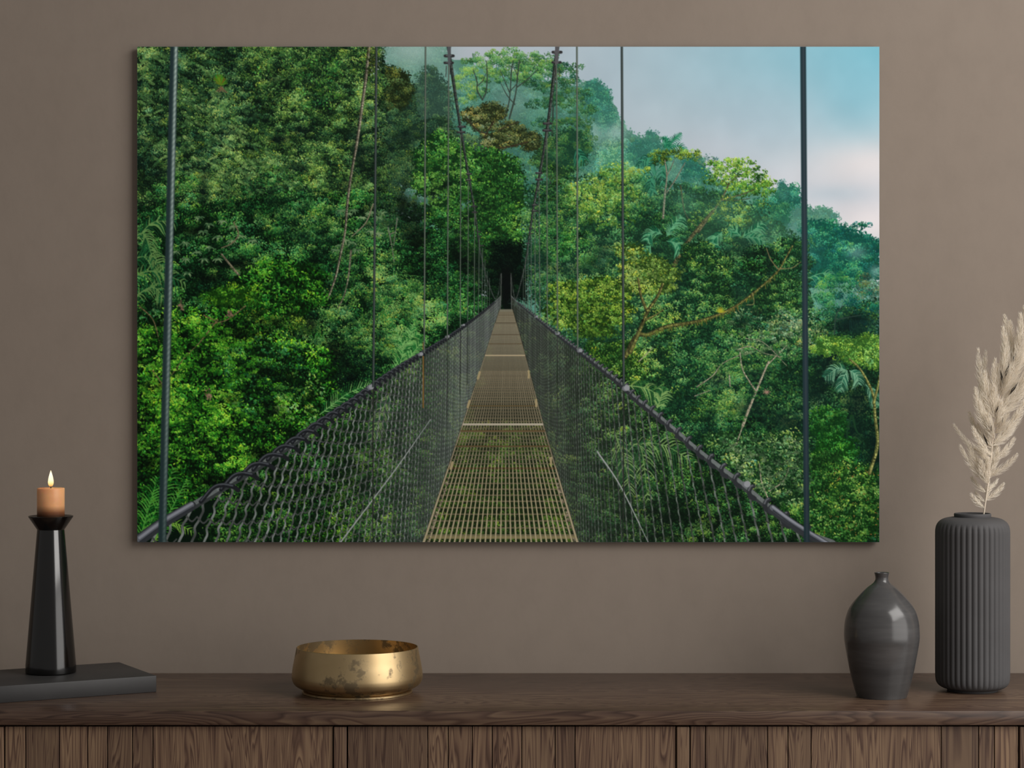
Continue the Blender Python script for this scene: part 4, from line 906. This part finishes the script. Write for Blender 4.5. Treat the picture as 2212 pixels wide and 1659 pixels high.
# ================================================================= the room
TOP = .75                                   # height of the sideboard's top
bm = bmesh.new(); add_box(bm, -2.4, 2.6, 0, .12, 0, 2.5)
tag(mesh_obj('wall_back', bm, M_WALL, smooth=False), kind='structure')
bm = bmesh.new(); add_box(bm, -2.4, 2.6, -3.8, .12, -.06, 0)
tag(mesh_obj('floor', bm, M_FLOOR, smooth=False), kind='structure')

# ================================================================= sideboard
sb = empty('sideboard', (0, 0, 0))
tag(sb, 'long dark walnut sideboard with plank doors standing along the taupe wall', 'sideboard')
PITCH, DW, X0 = .4904, .4700, -.7258        # door pitch, door width, left edge of the first door in view
XL, XR = X0 - PITCH - .024, X0 + 4 * PITCH + .004
bm = bmesh.new(); add_box(bm, XL - .004, XR + .004, -.400, -.002, TOP - .0205, TOP, .0012, 2)
mesh_obj('top_board', bm, M_TOP, sb)
bm = bmesh.new(); add_box(bm, XL, XR, -.372, -.006, .12, TOP - .0205)
mesh_obj('carcass', bm, M_DARK, sb, smooth=False)
FRONT, DT = -.3925, TOP - .0235             # door face and door top
def planked(seams, z0, z1, y0, y1, lo, hi, rng, bev=.0006):
    """a door of vertical veneer planks: one mesh, a shade and grain offset per plank"""
    bm = bmesh.new(); la = bm.loops.layers.float_color.new('plank'); xs = [lo] + seams + [hi]
    for a, b in zip(xs, xs[1:]):
        before = set(bm.faces); g = .0006
        add_box(bm, a + (g if a > lo else 0), b - (g if b < hi else 0), y0, y1, z0, z1, bev, 2)
        c = (rng.random(), rng.random(), rng.random(), 1)
        for f in set(bm.faces) - before:
            for l in f.loops: l[la] = c
    return bm
def px(*p): return [(q - 1106) * 3.0475 / 4600 for q in p]
SEAMS = {1: px(55, 128, 189, 232, 286, 330), 2: px(924, 968, 1020, 1063, 1127, 1199, 1242), 3: px(1524, 1658, 1702, 1752, 2033, 2114, 2148)}
rng = random.Random(21)
for k in range(5):
    lo = X0 + (k - 1) * PITCH; hi = lo + DW
    s = [x for x in SEAMS.get(k, [lo + .08, lo + .15, lo + .22, lo + .34, lo + .41]) if lo + .01 < x < hi - .01]
    d = mesh_obj('door', planked(s, .14, DT, FRONT, FRONT + .018, lo + .0006, hi - .0006, rng), M_DOOR, sb, smooth=False)
for k in range(6):
    hi = X0 + (k - 1) * PITCH - .0014; lo = hi - .0180
    bm = planked([], .12, DT, FRONT - .0035, FRONT + .02, lo, hi, rng, .0013)
    mesh_obj('stile', bm, M_DOOR, sb, smooth=False)
for x in (XL + .05, -.24, .25, XR - .05):
    for y in (-.33, -.06):
        bm = bmesh.new(); add_box(bm, x - .02, x + .02, y - .02, y + .02, 0, .12, .002, 1); mesh_obj('leg', bm, M_CARCASS, sb)

# ================================================================= the print on the wall
PX0, PX1, PZ0, PZ1, PY = -.6036, .5917, .9618, 1.7600, -.0120
pic = empty('wall_picture', (0, -.001, (PZ0 + PZ1) / 2))
tag(pic, 'large frameless landscape print of a rainforest suspension bridge hanging on the wall', 'picture')
bm = bmesh.new(); e = .0006
add_box(bm, PX0, PX1, PY + .0002, -.0045, PZ0, PZ1, .0004, 2)
o = mesh_obj('panel', bm, M_PANEL, pic); o.location = -pic.location
bm = bmesh.new(); add_box(bm, PX0 + .1, PX1 - .1, -.0046, -.0002, PZ1 - .16, PZ1 - .12)
o = mesh_obj('hanging_rail', bm, M_DARK, pic, smooth=False); o.location = -pic.location

def printed_sheet():
    art = paint_forest() / 255.0 
    ink = np.where(art <= .04045, art / 12.92, ((art + .055) / 1.055) ** 2.4).astype(np.float32) * INK
    h, w = ink.shape[:2]
    xs = np.linspace(PX0 + .0004, PX1 - .0004, w); zs = np.linspace(PZ1 - .0004, PZ0 + .0004, h)
    co = np.empty((h, w, 3), np.float32); co[..., 0] = xs[None]; co[..., 1] = PY; co[..., 2] = zs[:, None]
    i = (np.arange(h - 1)[:, None] * w + np.arange(w - 1)[None]).astype(np.int32)
    q = np.stack([i, i + w, i + w + 1, i + 1], -1).reshape(-1)
    me = bpy.data.meshes.new('printed_sheet'); nf = (h - 1) * (w - 1)
    me.vertices.add(h * w); me.vertices.foreach_set('co', co.reshape(-1))
    me.loops.add(nf * 4); me.loops.foreach_set('vertex_index', q)
    me.polygons.add(nf); me.polygons.foreach_set('loop_start', np.arange(0, nf * 4, 4, dtype=np.int32))
    me.update(calc_edges=True)
    at = me.color_attributes.new('ink', 'FLOAT_COLOR', 'POINT')
    c = np.ones((h * w, 4), np.float32); c[:, :3] = np.clip(ink.reshape(-1, 3), 0, .97); at.data.foreach_set('color', c.reshape(-1))
    m, nt, b = new_mat('pigment_print'); a = N(nt, 'ShaderNodeAttribute', attribute_name='ink'); nt.links.new(a.outputs['Color'], b.inputs['Base Color'])
    b.inputs['Roughness'].default_value = .6; b.inputs['Specular IOR Level'].default_value = .05
    me.materials.append(m)
    o = bpy.data.objects.new('printed_sheet', me); link(o, pic); o.location = -pic.location
    o['label'] = 'printed forest photograph'
INK = 1.3
printed_sheet()

# ================================================================= slab, candlestick, candle
sl = bmesh.new(); add_box(sl, -.30, 0, 0, .178, 0, .025, .0012, 2)
slab = mesh_obj('display_board', sl, M_SLAB)
slab.location = (-.5385, -.2135, TOP); slab.rotation_euler = (0, 0, math.radians(28.5))
tag(slab, 'thin charcoal board lying askew under the black candlestick', 'board')

hold = empty('candlestick', (-.7058, -.181, TOP + .025))
tag(hold, 'tall tapered glossy black candlestick standing on the charcoal board', 'candle holder')
bm = bmesh.new()
add_lathe(bm, [(0, 0), (.0365, 0), (.0380, .0008), (.0383, .0022), (.0381, .012), (.0207, .2188), (.0203, .2195), (0, .2195)], 96)
mesh_obj('column', bm, M_BLACK, hold, angle=50)
bm = bmesh.new()
add_lathe(bm, [(0, .2188), (.0206, .2188), (.0338, .2385), (.0340, .2398), (.0332, .2402), (.0322, .2396), (.0245, .2370), (0, .2365)], 96)
mesh_obj('dish', bm, M_BLACK, hold, angle=35)

can = empty('candle', (-.7058, -.181, TOP + .025 + .2366))
tag(can, 'short orange pillar candle burning in the black candlestick', 'candle')
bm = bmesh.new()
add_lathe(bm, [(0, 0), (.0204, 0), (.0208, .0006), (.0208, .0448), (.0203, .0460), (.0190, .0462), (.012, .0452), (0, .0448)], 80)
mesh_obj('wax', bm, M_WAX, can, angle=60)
bm = bmesh.new(); add_tube(bm, [(0, 0, .0444), (.0002, 0, .0480), (.0009, 0, .0512)], [.0008, .0008, .0006], 8); mesh_obj('wick', bm, M_WICK, can)
bm = bmesh.new()
add_lathe(bm, smooth_profile([(0, 0), (.0026, .0012), (.0041, .0050), (.0042, .0085), (.0034, .0140), (.0020, .0195), (.0008, .0235), (0, .0255)], 5), 24)
f = mesh_obj('flame', bm, M_FLAME, can, angle=180); f.location = (0, 0, .0478)

# ================================================================= brass bowl
bowl = empty('brass_bowl', (-.2341, -.217, TOP)); bowl.rotation_euler = (0, 0, 3.6)
tag(bowl, 'wide aged brass bowl with dark stains on the walnut sideboard', 'bowl')
out = smooth_profile([(.0790, .0062), (.0858, .0080), (.0940, .0128), (.0976, .0185), (.0988, .0240), (.0986, .0300), (.0970, .0413), (.0948, .0528), (.0918, .0688)], 8)
inn = smooth_profile([(.0905, .0689), (.0934, .0528), (.0955, .0413), (.0970, .0300), (.0960, .0220), (.0900, .0135), (.060, .0092)], 8)
bm = bmesh.new(); add_lathe(bm, [(0, .0064)] + out + [(.0912, .0691)] + inn + [(0, .0085)], 144); mesh_obj('body', bm, M_BRASS, bowl, angle=40)
bm = bmesh.new(); add_lathe(bm, [(.070, .0065), (.070, 0), (.0822, 0), (.0832, .0008), (.0832, .0034), (.0822, .0044), (.0780, .0050), (.0770, .0070), (.070, .0070)], 144); mesh_obj('foot_ring', bm, M_BRASS, bowl, angle=40)

# ================================================================= small glazed vase
z0, k = 1478.0, 1 / 4796.0
pr = [(176, 1478), (180, 1470), (201, 1400), (226, 1300), (246, 1200), (263, 1100), (268, 1050), (267, 1000), (263, 950), (252, 900), (233, 850), (199, 800), (151, 745), (105, 700), (64, 668), (48, 645), (46, 625), (50, 604), (53, 592)]
out = smooth_profile([(a * k, (z0 - b) * k) for a, b in pr], 6)
zt = out[-1][1]
inn = [(.0108, zt + .0006), (.0094, zt), (.0082, zt - .006), (.0080, zt - .012), (.012, zt - .02), (.030, zt - .05), (.045, .09), (.030, .02), (0, .012)]
bm = bmesh.new(); add_lathe(bm, [(0, 0), (.035, 0)] + out + inn, 112)
v = mesh_obj('vase', bm, M_GLAZE, angle=50); v.location = (.5522, -.26, TOP)
tag(v, 'small glossy charcoal vase with narrow neck and round shoulders, empty', 'vase')

# ================================================================= ribbed vase
rv = empty('ribbed_vase', (.7018, -.195, TOP))
tag(rv, 'tall matte charcoal cylinder vase with vertical ribs holding a cream plume', 'vase')
k = 1 / 4702.0; z0 = 1425.0
pr = [(176, 1412), (212, 1404), (240, 1388), (256, 1366), (262, 1340), (264, 1300), (264, 1200), (264, 1000), (264, 700), (264, 400), (264, 300), (262, 270), (256, 245), (243, 223), (222, 205), (195, 193), (160, 186), (128, 183)]
out = smooth_profile([(a * k, (z0 - b) * k) for a, b in pr], 6)
def ribs(a, z, r):
    if z < .006 or z > .262: return r
    w = min(1, max(0, (.2575 - z) / .012)) * min(1, max(0, (z - .004) / .012)); w = w * w * (3 - 2 * w)
    return r - 0.0019 * w * (1 - abs(math.cos(a * 20))) ** 1.15
bm = bmesh.new(); add_lathe(bm, [(0, .0026)] + out + [(.0262, .2640), (.0262, .2560), (.045, .245), (.050, .20), (.050, .02), (0, .012)], 400, ribs); mesh_obj('body', bm, M_MATTE, rv, angle=80)
bm = bmesh.new(); add_lathe(bm, [(.030, .004), (.030, 0), (.0375, 0), (.0380, .0008), (.0380, .0040), (.030, .004)], 96); mesh_obj('foot_ring', bm, M_MATTE, rv, angle=40)
bm = bmesh.new(); n = 96
for i in range(1):
    add_lathe(bm, smooth_profile([(.0254, .2645), (.0250, .2670), (.0257, .2692), (.0268, .2698), (.0277, .2688), (.0279, .2668), (.0274, .2640)], 4) + [(.0254, .2640), (.0254, .2645)], n)
mesh_obj('rim', bm, M_MATTE, rv, angle=60)

# ================================================================= the dried plume
D0 = 3.245
def at(zx, zy, dy=0.0):
    X, Y = 2030 + zx / 3.385, 640 + zy / 3.385
    return Vector(((X - 1106) * D0 / 4600, -.195 + dy, 1.2167 + (829 - Y) * D0 / 4600))
grass = empty('dried_plume', at(322, 1590))
tag(grass, 'tall cream dried grass plume leaning right in the ribbed vase', 'dried flower')
gl = Vector(grass.location)
stem = [(300, 1990), (312, 1800), (322, 1590), (350, 1390), (378, 1150), (398, 950), (430, 780), (490, 560), (570, 350), (660, 150), (740, 10), (800, -80)]
bm = bmesh.new(); sp = [at(x, y) - gl for x, y in stem]; sp = [Vector(q) for q in smooth_profile([(p.x + 1, p.z) for p in sp], 6)] if False else sp
add_tube(bm, sp, [.0014 - .00008 * i for i in range(len(sp))], 8); mesh_obj('stem', bm, M_STEM, grass)
rg = random.Random(9)
def plume(a, b, width, dens, bow=.12, dy=0.0, fade=1.0):
    """one feathery side plume from its foot a to its tip b: an axis and fine hairs, one mesh"""
    p0, p1 = at(*a) - gl, at(*b, dy) - gl; ax = p1 - p0; L = ax.length; d = ax.normalized()
    side = d.cross(Vector((0, 1, 0))).normalized(); up = Vector((0, 0, 1))
    ctrl = p0 + ax * .5 + side * L * bow * (1 if ax.x > 0 else -1) * -1
    P = lambda t: p0 * (1 - t) ** 2 + ctrl * 2 * t * (1 - t) + p1 * t * t
    T = lambda t: ((ctrl - p0) * (1 - t) + (p1 - ctrl) * t).normalized()
    bm = bmesh.new(); add_tube(bm, [P(i / 8) for i in range(9)], [.0007 * (1 - .09 * i) for i in range(9)], 5, False)
    def hair(p, q, r, w0):
        n = (r - p).cross(Vector((rg.uniform(-1, 1), rg.uniform(-1, 1), rg.uniform(-1, 1)))).normalized() * w0; n2 = (r - p).cross(n).normalized() * w0
        A = [bm.verts.new(p + n), bm.verts.new(p - n * .5 + n2 * .8), bm.verts.new(p - n * .5 - n2 * .8)]
        B = [bm.verts.new(q + n * .8), bm.verts.new(q - n * .4 + n2 * .6), bm.verts.new(q - n * .4 - n2 * .6)]; t = bm.verts.new(r)
        for i in range(3): j = (i + 1) % 3; bm.faces.new((A[i], A[j], B[j], B[i])); bm.faces.new((B[i], B[j], t))
    for i in range(int(dens * L * 1000)):
        t = rg.random() ** 1.15; c = P(t); d = T(t); prof = min(1, .35 + t * 3.5) * (1 - t) ** .62
        s = Vector((rg.gauss(0, 1), rg.gauss(0, .7), rg.gauss(0, 1))); s = (s - d * s.dot(d)).normalized()
        hl = width * prof * rg.uniform(.5, 1.3) + .0018; c = c + s * width * prof * .25 * rg.random()
        q = c + (d * .80 + s * .50) * hl; r = q + (d * .95 + s * .18 + up * .05) * hl * .9
        hair(c, q, r, .00027)
    return mesh_obj('plume', bm, M_PLUME, grass, smooth=False)
SP = [((322, 1545), (222, 1442), 5, 3), ((330, 1500), (275, 1430), 5, 3), ((340, 1490), (470, 1372), 6, 3.4), ((350, 1420), (438, 1340), 4, 3), ((335, 1430), (250, 1328), 6, 3.6), ((350, 1370), (285, 1195), 8, 4),
      ((352, 1350), (145, 1088), 7, 3.2), ((358, 1300), (205, 1072), 8, 4), ((368, 1310), (556, 1155), 7, 3.4), ((378, 1270), (432, 1098), 7, 4), ((372, 1190), (120, 935), 6, 3), ((378, 1160), (215, 952), 8, 3.6), ((392, 1200), (547, 1038), 7, 3.2),
      ((384, 1110), (232, 852), 9, 4), ((392, 1090), (575, 925), 7, 3.2), ((394, 1070), (625, 760), 11, 4.4), ((384, 1010), (240, 668), 10, 4), ((394, 970), (290, 648), 10, 4.4), ((402, 890), (310, 548), 11, 4.4), ((408, 860), (287, 383), 9, 3.2),
      ((418, 840), (356, 393), 8, 3), ((426, 810), (396, 455), 8, 3), ((425, 720), (440, 228), 11, 4), ((448, 690), (480, 138), 11, 4), ((478, 650), (522, 178), 11, 4.2), ((500, 610), (563, 125), 11, 4), ((436, 860), (650, 620), 12, 4.4), ((456, 800), (680, 460), 12, 4.4),
      ((520, 580), (625, 60), 12, 4), ((520, 560), (740, 250), 12, 4), ((590, 420), (690, -20), 12, 4), ((600, 380), (820, 60), 12, 3.6), ((660, 260), (780, -160), 12, 3.6), ((412, 930), (520, 760), 9, 4), ((405, 1000), (470, 850), 8, 4), ((450, 760), (560, 560), 9, 4), ((480, 680), (600, 420), 10, 4), ((400, 1040), (330, 860), 9, 4), ((370, 1260), (300, 1120), 7, 4), ((360, 1330), (400, 1200), 6, 4),
      ((338, 1480), (352, 1330), 5, 4), ((352, 1370), (345, 1180), 7, 4), ((372, 1220), (398, 1030), 7, 4), ((384, 1100), (350, 900), 8, 4), ((398, 960), (440, 760), 8, 4), ((410, 870), (385, 660), 8, 4), ((440, 720), (500, 520), 9, 4), ((440, 700), (420, 500), 8, 4), ((480, 590), (545, 380), 9, 4)]
for i, (a, b, w, dn) in enumerate(SP):
    plume(a, b, w * .00118, dn * 1.25, .10 + .06 * rg.random(), rg.uniform(-.026, .020))
for (x, y), (x2, y2) in [((455, 640), (440, 570)), ((470, 600), (490, 520)), ((500, 720), (545, 655)), ((400, 850), (415, 815)), ((345, 1090), (320, 1030)), ((320, 1215), (325, 1180)), ((575, 370), (590, 300)), ((440, 940), (450, 900)), ((370, 985), (360, 930)), ((520, 480), (545, 420))]:
    bm = bmesh.new(); p0, p1 = at(x, y, -.008) - gl, at(x2, y2, -.008) - gl; p1 = p0 + (p1 - p0) * 1.45; ax = p1 - p0; sd = ax.cross(Vector((0, 1, 0))).normalized() * ax.length * .075
    pts = [p0, p0 + ax * .4 + sd, p1, p0 + ax * .5 - sd]; fr = [bm.verts.new(p + Vector((0, -.0008, 0))) for p in pts]; bk = [bm.verts.new(p + Vector((0, .0012, 0))) for p in pts]
    bm.faces.new(fr); bm.faces.new(bk[::-1])
    for i in range(4): bm.faces.new((fr[i], bk[i], bk[(i + 1) % 4], fr[(i + 1) % 4]))
    mesh_obj('gap_sliver', bm, M_GAP, grass, smooth=False)  # added slivers, painted dark in place of the deep gaps between plumes

# ================================================================= light and camera
w = bpy.data.worlds.new('room_light'); scene.world = w; w.use_nodes = True
bg = w.node_tree.nodes['Background']; bg.inputs[0].default_value = (1.0, .97, .93, 1); bg.inputs[1].default_value = .20

def area(name, loc, aim, sx, sy, power, col):
    L = bpy.data.lights.new(name, 'AREA'); L.shape = 'RECTANGLE'; L.size = sx; L.size_y = sy; L.energy = power; L.color = col
    o = bpy.data.objects.new(name, L); link(o); o.location = loc
    o.rotation_euler = (Vector(aim) - Vector(loc)).to_track_quat('-Z', 'Y').to_euler(); return o
area('daylight_upper_window', (2.45, -2.00, 3.0), (-.3, -.1, 1.55), 2.5, 1.9, 100, (1, .97, .935))
area('daylight_lower_window', (2.45, -2.00, 1.10), (-.2, -.1, 1.05), 2.5, 1.45, 27, (1, .97, .935))
L = bpy.data.lights.new('candle_flame_light', 'POINT'); L.energy = .40; L.color = (1, .62, .30); L.shadow_soft_size = .004
o = bpy.data.objects.new('candle_flame_light', L); link(o); o.location = (-.7058, -.181, TOP + .025 + .2366 + .0478 + .012)

cam = bpy.data.cameras.new('camera'); cam.sensor_fit = 'HORIZONTAL'; cam.sensor_width = 36.0; cam.lens = 36.0 * 4600 / 2212; cam.clip_start = .05
co = bpy.data.objects.new('camera', cam); link(co); co.location = (0, -3.44, 1.2167); co.rotation_euler = (math.radians(90), 0, 0)
scene.camera = co
vs = scene.view_settings; vs.view_transform = 'Standard'; vs.look = 'None'; vs.gamma = 1.0; vs.exposure = 0.0; vs.use_curve_mapping = False
scene.display_settings.display_device = 'sRGB'
